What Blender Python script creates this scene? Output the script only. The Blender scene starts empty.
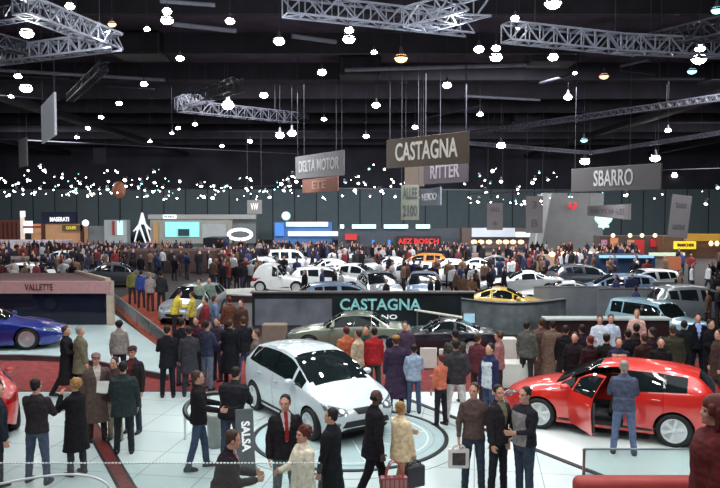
import bpy, bmesh, math, random
from mathutils import Vector, Matrix, noise
from mathutils.bvhtree import BVHTree
V = Vector
PI = math.pi
RND = random.Random(7)
SC = bpy.context.scene
COL = SC.collection
TMP = bpy.data.scenes.new('workbench')      # shapes are fused here, the scene is removed at the end
SC.view_settings.view_transform = 'Standard'
SC.view_settings.look = 'None'
SC.view_settings.exposure = 0.0

# ------------------------------------------------------------------ camera model (36 mm lens, eye 4.6 m up on a gallery)
EYE = 4.6
PITCH = math.atan(35 / 720)
CP, SP = math.cos(PITCH), math.sin(PITCH)

def ray(px, py):
    u, v = (px - 360) / 720, (244 - py) / 720
    return V((u, CP + SP * v, -SP + CP * v))

def G(px, py, z=0.0):
    d = ray(px, py)
    t = (z - EYE) / d.z
    return V((d.x * t, d.y * t, z))

def A(px, py, Y):
    d = ray(px, py)
    t = Y / d.y
    return V((d.x * t, Y, EYE + d.z * t))

# ------------------------------------------------------------------ materials
def lin(c):
    return tuple(((x / 255) / 12.92 if x / 255 <= .04045 else ((x / 255 + .055) / 1.055) ** 2.4) for x in c)

MATS = {}
def mat(name, rgb, rough=.6, metal=0., var=.12, scale=6., coat=0., emit=0., spec=.5, bump=0., alpha=1., sampled=False, emrgb=None):
    if name in MATS:
        return MATS[name]
    m = bpy.data.materials.new(name)
    m.use_nodes = True
    nt = m.node_tree
    N, L = nt.nodes, nt.links
    b = N['Principled BSDF']
    c = lin(rgb)
    tc = N.new('ShaderNodeTexCoord')
    nz = N.new('ShaderNodeTexNoise')
    nz.inputs['Scale'].default_value = scale
    nz.inputs['Detail'].default_value = 4
    L.new(tc.outputs['Object'], nz.inputs['Vector'])
    rp = N.new('ShaderNodeValToRGB')
    rp.color_ramp.elements[0].position = .3
    rp.color_ramp.elements[1].position = .7
    lo = tuple(x * (1 - var) for x in c); hi = tuple(min(1, x * (1 + var)) for x in c)
    rp.color_ramp.elements[0].color = (*lo, 1)
    rp.color_ramp.elements[1].color = (*hi, 1)
    L.new(nz.outputs['Fac'], rp.inputs['Fac'])
    L.new(rp.outputs['Color'], b.inputs['Base Color'])
    b.inputs['Roughness'].default_value = rough
    b.inputs['Metallic'].default_value = metal
    b.inputs['Specular IOR Level'].default_value = spec
    b.inputs['Coat Weight'].default_value = coat
    b.inputs['Coat Roughness'].default_value = .015
    if alpha < 1:
        b.inputs['Alpha'].default_value = alpha
    if emit:
        e = lin(emrgb or rgb)
        b.inputs['Emission Color'].default_value = (*e, 1)
        b.inputs['Emission Strength'].default_value = emit
        try:
            m.cycles.emission_sampling = 'AUTO' if sampled else 'NONE'
        except Exception:
            pass
    if bump:
        bn = N.new('ShaderNodeBump')
        bn.inputs['Strength'].default_value = bump
        L.new(nz.outputs['Fac'], bn.inputs['Height'])
        L.new(bn.outputs['Normal'], b.inputs['Normal'])
    MATS[name] = m
    return m

def glass_mat(name, tint, clear=.8, rough=.02, gl=(255, 255, 255)):
    """thin pane: transparent tint with a Fresnel sheen"""
    if name in MATS:
        return MATS[name]
    m = bpy.data.materials.new(name)
    m.use_nodes = True
    nt = m.node_tree
    N, L = nt.nodes, nt.links
    for n in list(N):
        if n.type != 'OUTPUT_MATERIAL':
            N.remove(n)
    out = [n for n in N if n.type == 'OUTPUT_MATERIAL'][0]
    tr = N.new('ShaderNodeBsdfTransparent'); tr.inputs['Color'].default_value = (*lin(tint), 1)
    df = N.new('ShaderNodeBsdfDiffuse')
    nz = N.new('ShaderNodeTexNoise'); nz.inputs['Scale'].default_value = 3
    mx0 = N.new('ShaderNodeMix'); mx0.data_type = 'RGBA'
    mx0.inputs[6].default_value = (*lin(tint), 1); mx0.inputs[7].default_value = (*[x * .8 for x in lin(tint)], 1)
    L.new(nz.outputs['Fac'], mx0.inputs[0]); L.new(mx0.outputs[2], df.inputs['Color'])
    gs = N.new('ShaderNodeBsdfGlossy'); gs.inputs['Roughness'].default_value = rough
    gs.inputs['Color'].default_value = (*lin(gl), 1)
    fr = N.new('ShaderNodeFresnel'); fr.inputs['IOR'].default_value = 1.45
    a = N.new('ShaderNodeMixShader'); a.inputs[0].default_value = clear
    L.new(df.outputs[0], a.inputs[1]); L.new(tr.outputs[0], a.inputs[2])
    b = N.new('ShaderNodeMixShader')
    L.new(fr.outputs[0], b.inputs[0]); L.new(a.outputs[0], b.inputs[1]); L.new(gs.outputs[0], b.inputs[2])
    L.new(b.outputs[0], out.inputs['Surface'])
    MATS[name] = m
    return m

# ------------------------------------------------------------------ object helpers
def tag(o, label=None, cat=None, group=None, kind=None):
    if label: o['label'] = label
    if cat: o['category'] = cat
    if group: o['group'] = group
    if kind: o['kind'] = kind
    return o

def empty(name, loc=(0, 0, 0), rz=0.0):
    o = bpy.data.objects.new(name, None)
    COL.objects.link(o)
    o.location = loc
    o.rotation_euler = (0, 0, rz)
    o.empty_display_size = .1
    return o

def link(name, me, mats, parent=None, smooth=False):
    o = bpy.data.objects.new(name, me)
    COL.objects.link(o)
    if mats is not None:
        if not isinstance(mats, (list, tuple)):
            mats = [mats]
        if len(me.materials): me.materials.clear()
        for m in mats: me.materials.append(m)
    if smooth:
        me.polygons.foreach_set('use_smooth', [True] * len(me.polygons))
    if parent:
        o.parent = parent
    return o

class MB:
    """a mesh under construction"""
    def __init__(s):
        s.v, s.f, s.m = [], [], []
    def add(s, vs, fs, mi=0):
        k = len(s.v)
        s.v += [tuple(v) for v in vs]
        s.f += [tuple(i + k for i in f) for f in fs]
        s.m += [mi] * len(fs)
        return s
    def box(s, c, size, M=None, mi=0):
        x, y, z = size[0] / 2, size[1] / 2, size[2] / 2
        vs = [V((a * x, b * y, d * z)) for a in (-1, 1) for b in (-1, 1) for d in (-1, 1)]
        if M is not None: vs = [M @ v for v in vs]
        vs = [v + V(c) for v in vs]
        return s.add(vs, [(0, 1, 3, 2), (4, 6, 7, 5), (0, 4, 5, 1), (2, 3, 7, 6), (0, 2, 6, 4), (1, 5, 7, 3)], mi)
    def rbox(s, c, size, r=.02, M=None, mi=0, seg=2):
        bm = bmesh.new()
        bmesh.ops.create_cube(bm, size=1)
        for v in bm.verts: v.co = V((v.co.x * size[0], v.co.y * size[1], v.co.z * size[2]))
        bmesh.ops.bevel(bm, geom=bm.edges[:], offset=min(r, min(size) * .45), segments=seg, profile=.5, affect='EDGES')
        bm.verts.index_update()
        vs = [(M @ v.co if M is not None else v.co) + V(c) for v in bm.verts]
        fs = [[v.index for v in f.verts] for f in bm.faces]
        bm.free()
        return s.add(vs, fs, mi)
    def tube(s, pts, r, n=8, mi=0, cap=True, closed=False):
        pts = [V(p) for p in pts]
        k = len(pts)
        rs = r if isinstance(r, (list, tuple)) else [r] * k
        vs, fs = [], []
        up = None
        for i, p in enumerate(pts):
            if closed:
                d = (pts[(i + 1) % k] - pts[i - 1])
            else:
                d = pts[min(i + 1, k - 1)] - pts[max(i - 1, 0)]
            if d.length < 1e-9: d = V((0, 0, 1))
            d.normalize()
            if up is None:
                up = V((0, 0, 1)) if abs(d.z) < .9 else V((1, 0, 0))
            a = d.cross(up)
            if a.length < 1e-6: a = d.cross(V((0, 1, 0)))
            a.normalize(); b = a.cross(d); up = b
            for j in range(n):
                t = 2 * PI * j / n + PI / n
                vs.append(p + (a * math.cos(t) + b * math.sin(t)) * rs[i])
        last = k if closed else k - 1
        for i in range(last):
            for j in range(n):
                q = (i + 1) % k
                fs.append((i * n + j, i * n + (j + 1) % n, q * n + (j + 1) % n, q * n + j))
        if cap and not closed:
            fs.append(tuple(range(n))[::-1]); fs.append(tuple((k - 1) * n + j for j in range(n)))
        return s.add(vs, fs, mi)
    def bar(s, a, b, r, mi=0):
        return s.tube([a, b], r, 4, mi)
    def lathe(s, prof, c=(0, 0, 0), n=16, M=None, mi=0, cap=True):
        vs, fs = [], []
        for (r, z) in prof:
            for j in range(n):
                t = 2 * PI * j / n
                v = V((r * math.cos(t), r * math.sin(t), z))
                vs.append((M @ v if M is not None else v) + V(c))
        for i in range(len(prof) - 1):
            for j in range(n):
                fs.append((i * n + j, i * n + (j + 1) % n, (i + 1) * n + (j + 1) % n, (i + 1) * n + j))
        if cap and prof[0][0] > 1e-6: fs.append(tuple(range(n))[::-1])
        if cap and prof[-1][0] > 1e-6: fs.append(tuple((len(prof) - 1) * n + j for j in range(n)))
        return s.add(vs, fs, mi)
    def ell(s, c, r, M=None, n=14, k=9, mi=0):
        vs = [V((0, 0, -1))]
        for i in range(1, k):
            a = -PI / 2 + PI * i / k
            for j in range(n):
                t = 2 * PI * j / n
                vs.append(V((math.cos(a) * math.cos(t), math.cos(a) * math.sin(t), math.sin(a))))
        vs.append(V((0, 0, 1)))
        fs = [(0, 1 + (j + 1) % n, 1 + j) for j in range(n)]
        for i in range(k - 2):
            for j in range(n):
                a = 1 + i * n
                fs.append((a + j, a + (j + 1) % n, a + n + (j + 1) % n, a + n + j))
        e = 1 + (k - 2) * n
        fs += [(e + j, e + (j + 1) % n, len(vs) - 1) for j in range(n)]
        if not isinstance(r, (tuple, list)): r = (r, r, r)
        out = []
        for v in vs:
            q = V((v.x * r[0], v.y * r[1], v.z * r[2]))
            out.append((M @ q if M is not None else q) + V(c))
        return s.add(out, fs, mi)
    def caps(s, a, b, ra, rb, n=12, mi=0):
        """tapered capsule"""
        a, b = V(a), V(b)
        d = b - a
        if d.length < 1e-6: return s.ell(a, ra)
        d.normalize()
        pts, rs = [], []
        for t in (-1, -.85, -.5): pts.append(a + d * ra * t); rs.append(ra * math.sqrt(max(0, 1 - t * t)) + 1e-4)
        pts.append(a); rs.append(ra); pts.append((a + b) / 2); rs.append((ra + rb) / 2); pts.append(b); rs.append(rb)
        for t in (.5, .85, 1): pts.append(b + d * rb * t); rs.append(rb * math.sqrt(max(0, 1 - t * t)) + 1e-4)
        return s.tube(pts, rs, n, mi)
    def loft(s, rings, n=18, M=None, mi=0):
        """rings of (center, rx, ry), flat ellipses stacked in z"""
        vs, fs = [], []
        for (c, rx, ry) in rings:
            for j in range(n):
                t = 2 * PI * j / n
                v = V(c) + V((rx * math.cos(t), ry * math.sin(t), 0))
                vs.append(M @ v if M is not None else v)
        for i in range(len(rings) - 1):
            for j in range(n):
                fs.append((i * n + j, i * n + (j + 1) % n, (i + 1) * n + (j + 1) % n, (i + 1) * n + j))
        fs.append(tuple(range(n))[::-1]); fs.append(tuple((len(rings) - 1) * n + j for j in range(n)))
        return s.add(vs, fs, mi)
    def poly(s, pts, z0, z1, mi=0):
        """vertical prism over a ground polygon"""
        k = len(pts)
        ar = sum(pts[i][0] * pts[(i + 1) % k][1] - pts[(i + 1) % k][0] * pts[i][1] for i in range(k))
        if ar < 0: pts = list(pts)[::-1]
        vs = [V((p[0], p[1], z0)) for p in pts] + [V((p[0], p[1], z1)) for p in pts]
        fs = [tuple(range(k))[::-1], tuple(range(k, 2 * k))] + [(i, (i + 1) % k, k + (i + 1) % k, k + i) for i in range(k)]
        return s.add(vs, fs, mi)
    def mesh(s, name='mesh'):
        me = bpy.data.meshes.new(name)
        me.from_pydata(s.v, [], s.f)
        if any(s.m): me.polygons.foreach_set('material_index', s.m)
        me.update()
        return me
    def build(s, name, mats, parent=None, smooth=False):
        return link(name, s.mesh(name), mats, parent, smooth)

def remesh(mb, vox, smooth=2, fac=.5):
    """fuse overlapping closed shells into one continuous skin"""
    me = mb.mesh('tmp')
    o = bpy.data.objects.new('tmp', me)
    TMP.collection.objects.link(o)
    r = o.modifiers.new('r', 'REMESH'); r.mode = 'VOXEL'; r.voxel_size = vox; r.use_smooth_shade = True
    if smooth:
        q = o.modifiers.new('s', 'SMOOTH'); q.iterations = smooth; q.factor = fac
    TMP.view_layers[0].update()
    ev = o.evaluated_get(TMP.view_layers[0].depsgraph)
    out = bpy.data.meshes.new_from_object(ev)
    bpy.data.objects.remove(o)
    bpy.data.meshes.remove(me)
    out.polygons.foreach_set('use_smooth', [True] * len(out.polygons))
    return out

def text(name, body, size, m, parent=None, loc=(0, 0, 0), rot=(PI / 2, 0, 0), ext=.01, off=.0, width=None, align='CENTER', shear=0):
    cu = bpy.data.curves.new('t', 'FONT')
    cu.body = body; cu.size = size; cu.extrude = ext; cu.align_x = align; cu.align_y = 'CENTER'; cu.offset = off; cu.shear = shear
    cu.resolution_u = 3
    o = bpy.data.objects.new('t', cu)
    TMP.collection.objects.link(o)
    TMP.view_layers[0].update()
    me = bpy.data.meshes.new_from_object(o.evaluated_get(TMP.view_layers[0].depsgraph))
    bpy.data.objects.remove(o); bpy.data.curves.remove(cu)
    if width and len(me.vertices):
        xs = [v.co.x for v in me.vertices]
        k = width / max(1e-6, max(xs) - min(xs))
        for v in me.vertices: v.co.x *= k
    t = link(name, me, m, parent)
    t.location = loc; t.rotation_euler = rot
    return t

def dup(o, parent=None):
    c = o.copy()
    COL.objects.link(c)
    c.parent = parent
    for ch in list(o.children):
        dup(ch, c)
    return c

def ordinal(i):
    return ['first', 'second', 'third', 'fourth', 'fifth', 'sixth', 'seventh', 'eighth', 'ninth', 'tenth', 'eleventh', 'twelfth', 'thirteenth', 'fourteenth'][i]
# ------------------------------------------------------------------ people
def cloth(name, rgb, var=.25, rough=.85, scale=14):
    return mat('cloth_' + name, rgb, rough, 0, var, scale, spec=.2)

SKIN = {'fair': (205, 150, 128), 'mid': (180, 125, 100), 'dark': (84, 56, 44)}
HAIR = {'dark': (38, 30, 28), 'brown': (74, 50, 38), 'grey': (140, 132, 124), 'red': (120, 60, 40), 'blond': (160, 118, 74), 'black': (20, 18, 20), 'auburn': (92, 40, 34)}
EYEM = lambda: mat('eye_dark', (32, 24, 22), .3)
LIPM = lambda: mat('lip_red', (150, 82, 76), .6)

ARM = {  # pitch, out, elbow, inward
    'hang': (.06, .13, .18, .10), 'hang2': (-.10, .15, .28, .08), 'front': (.30, .12, 1.25, .55), 'cross': (.42, .12, 1.45, 1.0),
    'face': (.75, .22, 2.15, .7), 'hold': (.35, .14, 1.05, .15), 'pocket': (-.22, .30, .75, .5), 'reach': (.95, .14, .35, .0),
    'back': (-.38, .16, .5, .75), 'swing': (.42, .12, .3, .05), 'swingb': (-.42, .14, .18, .05), 'hip': (-.15, .55, 1.35, 1.35), 'lift': (1.35, .2, 1.2, .4)}

def person(px, hy, h, th, label, top=(40, 40, 46), legs=(45, 48, 60), hair='dark', skin='fair', style='jacket', hs='short', arms=('hang', 'hang'),
           stance='stand', lean=0., det=0, fat=1., turn=0., nod=0., shoes=(28, 24, 24), hem=None, zf=0., hat=None, shirt=None, tie=None, topname=None, loc=None, group=None, fem=False, vest=None, lowleg=None, glasses=False, dy=0.):
    """stand a figure so that the crown of its head is seen at px, hy"""
    vox = .0085 if det else .02
    k = h / 1.75
    if loc is None:
        loc = G(px, hy, zf + h)
    base = V((loc.x, loc.y, zf))
    Mup = Matrix.Translation((0, 0, .95)) @ Matrix.Rotation(-lean, 4, 'X') @ Matrix.Translation((0, 0, -.95))
    Mh = Mup @ Matrix.Translation((0, 0, 1.50)) @ Matrix.Rotation(turn, 4, 'Z') @ Matrix.Rotation(-nod, 4, 'X') @ Matrix.Translation((0, 0, -1.50))
    sw = (.172 if fem else .192) * (.5 + .5 * fat)
    hw = .178 if fem else .165
    # --- legs
    L = {'stand': ((.02, .06, .02), (-.03, .06, .03)), 'walk': ((.42, .02, .28), (-.30, .02, .22)), 'step': ((.22, .03, .12), (-.18, .03, .10)),
         'wide': ((.03, .13, .02), (-.03, .13, .02)), 'contra': ((.14, .10, .30), (-.02, .04, .0))}[stance]
    J = {}
    for side, (p, o, kn) in zip((-1, 1), L):
        hip = V((side * .088 * (fat * .4 + .6), 0, .90))
        d1 = V((side * math.sin(o), math.sin(p) * math.cos(o), -math.cos(p) * math.cos(o)))
        knee = hip + d1 * .42
        p2 = p - kn
        d2 = V((side * math.sin(o) * .7, math.sin(p2), -math.cos(p2))).normalized()
        ank = knee + d2 * .41
        J[side] = [hip, knee, ank]
    drop = .085 - min(J[-1][2].z, J[1][2].z)
    # --- arms
    AR = {}
    for side, nm in zip((-1, 1), arms):
        p, o, e, inn = ARM[nm]
        sh = Mup @ V((side * sw, 0, 1.415))
        u = V((side * math.sin(o) * math.cos(p), math.sin(p) * math.cos(o), -math.cos(p) * math.cos(o))).normalized()
        el = sh + u * .295
        o2 = o - inn
        f = V((side * math.sin(o2), math.sin(p + e) * math.cos(o2), -math.cos(p + e) * math.cos(o2))).normalized()
        wr = el + f * .255
        AR[side] = (sh, el, wr, f)
    S = Matrix.Scale(k, 4)
    D = Matrix.Translation((0, 0, drop))
    # --- body: one continuous skin from crown to toes
    b = MB()
    b.loft([((0, 0, .84), .13 * fat, .10 * fat), ((0, 0, .95), .15 * fat, .115 * fat), ((0, .005, 1.08), .135 * fat, .10 * fat), ((0, .0, 1.28), .16 * fat, .115 * fat), ((0, 0, 1.38), .145, .085), ((0, 0, 1.45), .075, .06)], 16, Mup)
    b.caps(Mup @ V((0, -.012, 1.40)), Mh @ V((0, .002, 1.58)), .060, .056)
    b.ell(Mh @ V((0, -.006, 1.652)), (.074, .093, .098), Mh.to_3x3())
    b.ell(Mh @ V((0, .030, 1.592)), (.056, .066, .078), Mh.to_3x3())
    b.ell(Mh @ V((0, .072, 1.545)), (.030, .026, .022), Mh.to_3x3())
    b.caps(Mh @ V((0, .084, 1.643)), Mh @ V((0, .100, 1.607)), .009, .014)
    for s in (-1, 1):
        b.ell(Mh @ V((s * .076, -.002, 1.625)), (.012, .022, .033), Mh.to_3x3())
        b.caps(Mh @ V((s * .05, .070, 1.662)), Mh @ V((s * .014, .084, 1.662)), .009, .009, 8)
        b.ell(Mh @ V((s * .036, .062, 1.605)), (.024, .022, .026), Mh.to_3x3())
        hip, kn, an = J[s]
        b.caps(hip, kn, .078 * fat, .05); b.caps(kn, an, .05, .036)
        b.caps(an, an + V((0, .11, -.045)), .034, .022)
        b.caps(an, an + V((0, -.03, -.045)), .036, .03)
        sh, el, wr, f = AR[s]
        b.caps(sh + V((-s * .035, 0, -.045)), el, .040, .036); b.caps(el, wr, .036, .026)
        t = -f.cross(V((1, 0, 0)))
        if t.length < .2: t = V((0, 0, 1))
        t.normalize()
        n = (V((-s, 0, 0)) - f * (V((-s, 0, 0)).dot(f)))
        n = (n - t * n.dot(t)).normalized()
        hr = Matrix((t, n, f)).transposed()
        b.ell(wr + f * .052, (.040, .016, .052), hr)
        b.caps(wr, wr + f * .05, .025, .022, 10)
        if det:
            for q, (off, ln) in enumerate(((.033, .068), (.011, .078), (-.011, .073), (-.033, .058))):
                p0 = wr + f * .088 + t * off
                d1 = (f * .92 + n * (.22 + .05 * q) + t * off * 3).normalized()
                p1 = p0 + d1 * ln * .55
                d2 = (f * .62 + n * (.78 + .06 * q)).normalized()
                p2 = p1 + d2 * ln * .45
                b.caps(p0 - f * .02, p1, .0092, .0088, 8); b.caps(p1, p2, .0088, .0078, 8)
            p0 = wr + f * .035 + t * .034
            p1 = p0 + (f * .6 + t * .75 + n * .2).normalized() * .038
            p2 = p1 + (f * .9 + t * .1 + n * .4).normalized() * .03
            b.caps(p0 - t * .012, p1, .0115, .0098, 8); b.caps(p1, p2, .0098, .0085, 8)
        else:
            b.ell(wr + f * .105 + n * .012, (.034, .016, .045), hr)
            b.caps(wr + f * .03 + t * .03, wr + f * .075 + t * .05, .012, .01, 8)
    me = remesh(b, vox, 1)
    mh = Mh.inverted()
    eyes = [V((s * .031, .083, 1.637)) for s in (-1, 1)]
    me.materials.clear()
    for m in (mat('skin_' + skin, SKIN[skin], .55, 0, .08, 8), EYEM(), LIPM()): me.materials.append(m)
    if det:
        for p in me.polygons:
            c = mh @ p.center
            if c.z > 1.5 and c.y > .05:
                for e in eyes:
                    d = c - e
                    if abs(d.x) < .010 and abs(d.z) < .0055: p.material_index = 1
                if abs(c.x) < .022 and abs(c.z - 1.566) < .006: p.material_index = 2
                if glasses and any(.018 < math.hypot((c - e).x, (c - e).z) < .026 for e in eyes): p.material_index = 1
    me.transform(S @ D)
    root = link('person', me, None)
    root.location = base
    root.rotation_euler = (0, 0, math.radians(th))
    tag(root, label, 'person', group)
    # --- hair or hat
    hb = MB()
    H3 = Mh.to_3x3()
    if hs != 'bald':
        g = {'short': 1., 'curly': 1.12, 'long': 1.04, 'bob': 1.08, 'big': 1.3}[hs]
        hb.ell(Mh @ V((0, -.026, 1.688)), (.080 * g, .092 * g, .076 * g), H3)
        for s in (-1, 1): hb.ell(Mh @ V((s * .060 * g, -.020, 1.650)), (.024 * g, .058, .055), H3)
        hb.ell(Mh @ V((0, -.058, 1.62)), (.058 * g, .045 * g, .065), H3)
        if hs in ('long', 'big'):
            hb.ell(Mh @ V((0, -.055, 1.54)), (.082 * g, .055 * g, .115), H3)
            for s in (-1, 1): hb.caps(Mh @ V((s * .072 * g, -.01, 1.66)), Mh @ V((s * .07 * g, -.005, 1.50)), .024 * g, .018)
        if hs in ('curly', 'bob', 'big'):
            rr = random.Random(int(px * 13 + hy))
            for i in range(26):
                a = rr.uniform(0, 2 * PI); z = rr.uniform(-.55, .95)
                w = math.sqrt(1 - z * z)
                if math.sin(a) * w > .55 and z < .6: continue
                hb.ell(Mh @ V((math.cos(a) * w * .083 * g, -.02 + math.sin(a) * w * .093 * g, 1.668 + z * .085 * g)), .024 * g, None, 8, 6)
        hm = remesh(hb, max(.010, vox), 1)
        hm.transform(S @ D)
        link('hair', hm, mat('hair_' + hair, HAIR[hair], .6, 0, .35, 40, spec=.3), root)
    else:
        for s in (-1, 1): hb.ell(Mh @ V((s * .055, -.04, 1.63)), (.026, .045, .04), H3)
        hb.ell(Mh @ V((0, -.075, 1.625)), (.05, .03, .04), H3)
        hm = remesh(hb, .012, 1); hm.transform(S @ D)
        link('hair', hm, mat('hair_' + hair, HAIR[hair], .6, 0, .35, 40, spec=.3), root)
    if hat:
        q = MB()
        q.ell(Mh @ V((0, -.012, 1.705)), (.094, .112, .062), H3)
        q.loft([((0, .05, 1.695), .082, .10), ((0, .055, 1.708), .082, .10)], 16, Mh)
        qm = remesh(q, .012, 1); qm.transform(S @ D)
        link('cap', qm, cloth('hat%02x%02x%02x' % hat, hat), root)
    # --- trousers / skirt
    if hem is None: hem = {'jacket': .84, 'shirt': .90, 'coat': .60, 'longcoat': .34, 'sweater': .86}[style]
    tr = MB()
    tr.loft([((0, 0, .80), .155 * fat, .115 * fat), ((0, 0, .92), hw * fat, .128 * fat), ((0, 0, 1.02), .150 * fat, .118 * fat)], 16)
    for s in (-1, 1):
        hip, kn, an = J[s]
        tr.caps(hip, kn, .092 * fat, .068); tr.caps(kn, an + V((0, 0, -.02)), .067, .058)
    tm = remesh(tr, max(.012, vox), 2)
    cloth_noise(tm, .007)
    tm.transform(S @ D)
    link('trousers', tm, cloth('leg%02x%02x%02x' % legs, legs), root)
    for s in (-1, 1):
        an = J[s][2]
        q = MB()
        q.caps(an + V((0, -.035, -.04)), an + V((0, .14, -.05)), .046, .036)
        q.caps(an + V((0, -.01, -.01)), an + V((0, .09, -.040)), .046, .040)
        q.loft([(an + V((0, .052, -.086)), .042, .135), (an + V((0, .052, -.062)), .042, .135)], 14)
        qm = remesh(q, .014, 1); qm.transform(S @ D)
        link('shoe', qm, mat('shoe%02x%02x%02x' % shoes, shoes, .45), root)
    # --- upper garment
    tp = MB()
    loose = {'shirt': .95, 'sweater': 1.0, 'jacket': 1.06, 'coat': 1.1, 'longcoat': 1.1}[style] * fat
    rings = []
    zs = [hem] + [z for z in (.60, .75, .92, 1.08, 1.30, 1.40, 1.435, 1.46, 1.495) if z > hem + .04]
    for z in zs:
        rx, ry, yo = interp([(.3, .25, .20, 0), (.6, .215, .17, 0), (.75, .20, .15, 0), (.92, hw * 1.09, .142, 0), (1.08, hw * 1.0, .128, .004), (1.30, sw * 1.02, .136, .004), (1.40, sw * .98, .112, -.006), (1.435, sw * .80, .10, -.008), (1.46, .120, .088, -.01), (1.50, .072, .070, -.01)], z)
        f = loose if z < 1.42 else 1.
        rings.append(((0, yo, z), rx * f, ry * f))
    lowc = [r for r in rings if r[0][2] < .9]
    tp.loft(rings, 20, None if not lean else None) if not lean else tp.loft(bend(rings), 20, Mup)
    if lean and hem < .9:
        tp.loft([r for r in rings if r[0][2] <= 1.1], 20)
    cuff = {'shirt': .82, 'sweater': 1., 'jacket': 1., 'coat': 1., 'longcoat': 1.}[style]
    for s in (-1, 1):
        sh, el, wr, f = AR[s]
        ra = .070 * (.6 + .4 * fat) if style != 'shirt' else .058
        tp.caps(sh + V((-s * .022, 0, -.028)), el, ra, ra * .86)
        tp.caps(el, el + (wr - el) * (cuff * .97), ra * .86, ra * .66)
    if style in ('jacket', 'coat', 'longcoat'):
        tp.loft([((0, -.012, 1.46), .083, .078), ((0, -.016, 1.525), .070, .068)], 16, Mup)
    tm = remesh(tp, max(.011, vox), 3)
    cloth_noise(tm, .009 if det else .012)
    mats = [cloth('top%02x%02x%02x' % top, top)]
    if shirt: mats.append(cloth('shirt%02x%02x%02x' % shirt, shirt, .1))
    if tie: mats.append(cloth('tie%02x%02x%02x' % tie, tie, .1))
    tm.materials.clear()
    for m in mats: tm.materials.append(m)
    if shirt:
        mi = Mup.inverted()
        for p in tm.polygons:
            c = mi @ p.center
            if c.y > .03 and p.normal.y > .05 and c.z > 1.10:
                w = .075 * (c.z - 1.10) / .38 * (1.0 if style != 'shirt' else .7)
                if abs(c.x) < w: p.material_index = 1
                if tie and abs(c.x) < .026 and c.z > 1.12: p.material_index = 2
            if c.z > 1.505 and style == 'sweater': p.material_index = 1
    if vest:
        mats.append(cloth('vest%02x%02x%02x' % vest, vest)); tm.materials.append(mats[-1])
        for p in tm.polygons:
            c = p.center
            if abs(c.x) < .16 and c.z < 1.38 and c.z > hem and c.y > 0.02: p.material_index = len(mats) - 1
    tm.transform(S @ D)
    link(topname or {'shirt': 'shirt', 'sweater': 'sweater', 'jacket': 'jacket', 'coat': 'coat', 'longcoat': 'overcoat'}[style], tm, None, root)
    # where the hands are, in the world
    W = Matrix.Translation(base) @ Matrix.Rotation(math.radians(th), 4, 'Z') @ S @ D
    root_info[root.name] = {s: (W @ (AR[s][2] + AR[s][3] * .09)) for s in (-1, 1)}
    return root

root_info = {}

def bend(r):
    return r

def interp(tab, z):
    if z <= tab[0][0]: return tab[0][1:]
    for a, b in zip(tab, tab[1:]):
        if z <= b[0]:
            t = (z - a[0]) / (b[0] - a[0])
            return tuple(x + (y - x) * t for x, y in zip(a[1:], b[1:]))
    return tab[-1][1:]

def cloth_noise(me, amp):
    off = V((RND.random() * 50, RND.random() * 50, 0))
    vs = [(v.co.copy(), v.normal.copy()) for v in me.vertices]
    out = []
    for p, nr in vs:
        n = noise.noise(V((p.x * 9, p.y * 9, p.z * 16)) + off) + .5 * noise.noise(V((p.x * 22, p.y * 22, p.z * 30)) + off)
        out += list(p + nr * (n * amp))
    me.vertices.foreach_set('co', out)
    me.update()

# small distant figure: one fused skin coloured by height
FAR_MESH = {}
def far_mesh(kind, top, legs, hair, skin='fair'):
    key = (kind, top, legs, hair)
    if key in FAR_MESH: return FAR_MESH[key]
    if kind not in FAR_MESH:
        b = MB()
        wide, arm, stride = kind
        b.loft([((0, 0, .82), .16 * wide, .12), ((0, 0, 1.05), .16 * wide, .12), ((0, 0, 1.32), .20 * wide, .13), ((0, 0, 1.44), .18 * wide, .10), ((0, 0, 1.5), .06, .06)], 12)
        b.caps((0, 0, 1.45), (0, .01, 1.58), .055, .05, 8)
        b.ell((0, .01, 1.635), (.082, .1, .115), None, 10, 7)
        for s in (-1, 1):
            b.caps((s * .09, 0, .9), (s * .10, s * stride, .48), .095, .07, 8); b.caps((s * .10, s * stride, .48), (s * .11, s * stride * .6, .07), .07, .055, 8)
            b.caps((s * .11, s * stride * .6, .05), (s * .12, s * stride * .6 + .14, .04), .05, .04, 8)
            el = V((s * .25 * wide, .02, 1.13)); wr = V((s * .22, .22, 1.12)) if arm else V((s * .26, .06, .86))
            b.caps((s * .19 * wide, 0, 1.40), el, .068, .06, 8); b.caps(el, wr, .055, .045, 8); b.caps(wr, wr + V((0, .05, -.05)), .04, .035, 8)
        FAR_MESH[kind] = remesh(b, .045, 1)
    me = FAR_MESH[kind].copy()
    me.materials.clear()
    for m in (cloth('top%02x%02x%02x' % top, top), cloth('leg%02x%02x%02x' % legs, legs), mat('skin_' + skin, SKIN[skin], .55, 0, .08, 8), mat('hair_' + hair, HAIR[hair], .6, 0, .35, 40, spec=.3), mat('shoe1c1818', (28, 24, 24), .45)):
        me.materials.append(m)
    for p in me.polygons:
        c = p.center
        if c.z > 1.52: i = 2 if (c.y > .02 and c.z < 1.69) else 3
        elif c.z > .88: i = 2 if (abs(c.x) > .17 and ((kind[1] and c.y > .24) or (not kind[1] and c.z < .90))) else 0
        elif c.z < .085: i = 4
        else: i = 1
        p.material_index = i
    FAR_MESH[key] = me
    return me

def far_person(loc, th, h, top, legs, hair, label, group, kind):
    o = link('person', far_mesh(kind, top, legs, hair), None)
    o.location = loc
    o.rotation_euler = (0, 0, th)
    o.scale = (h / 1.75,) * 3
    return tag(o, label, 'person', group)
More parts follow.
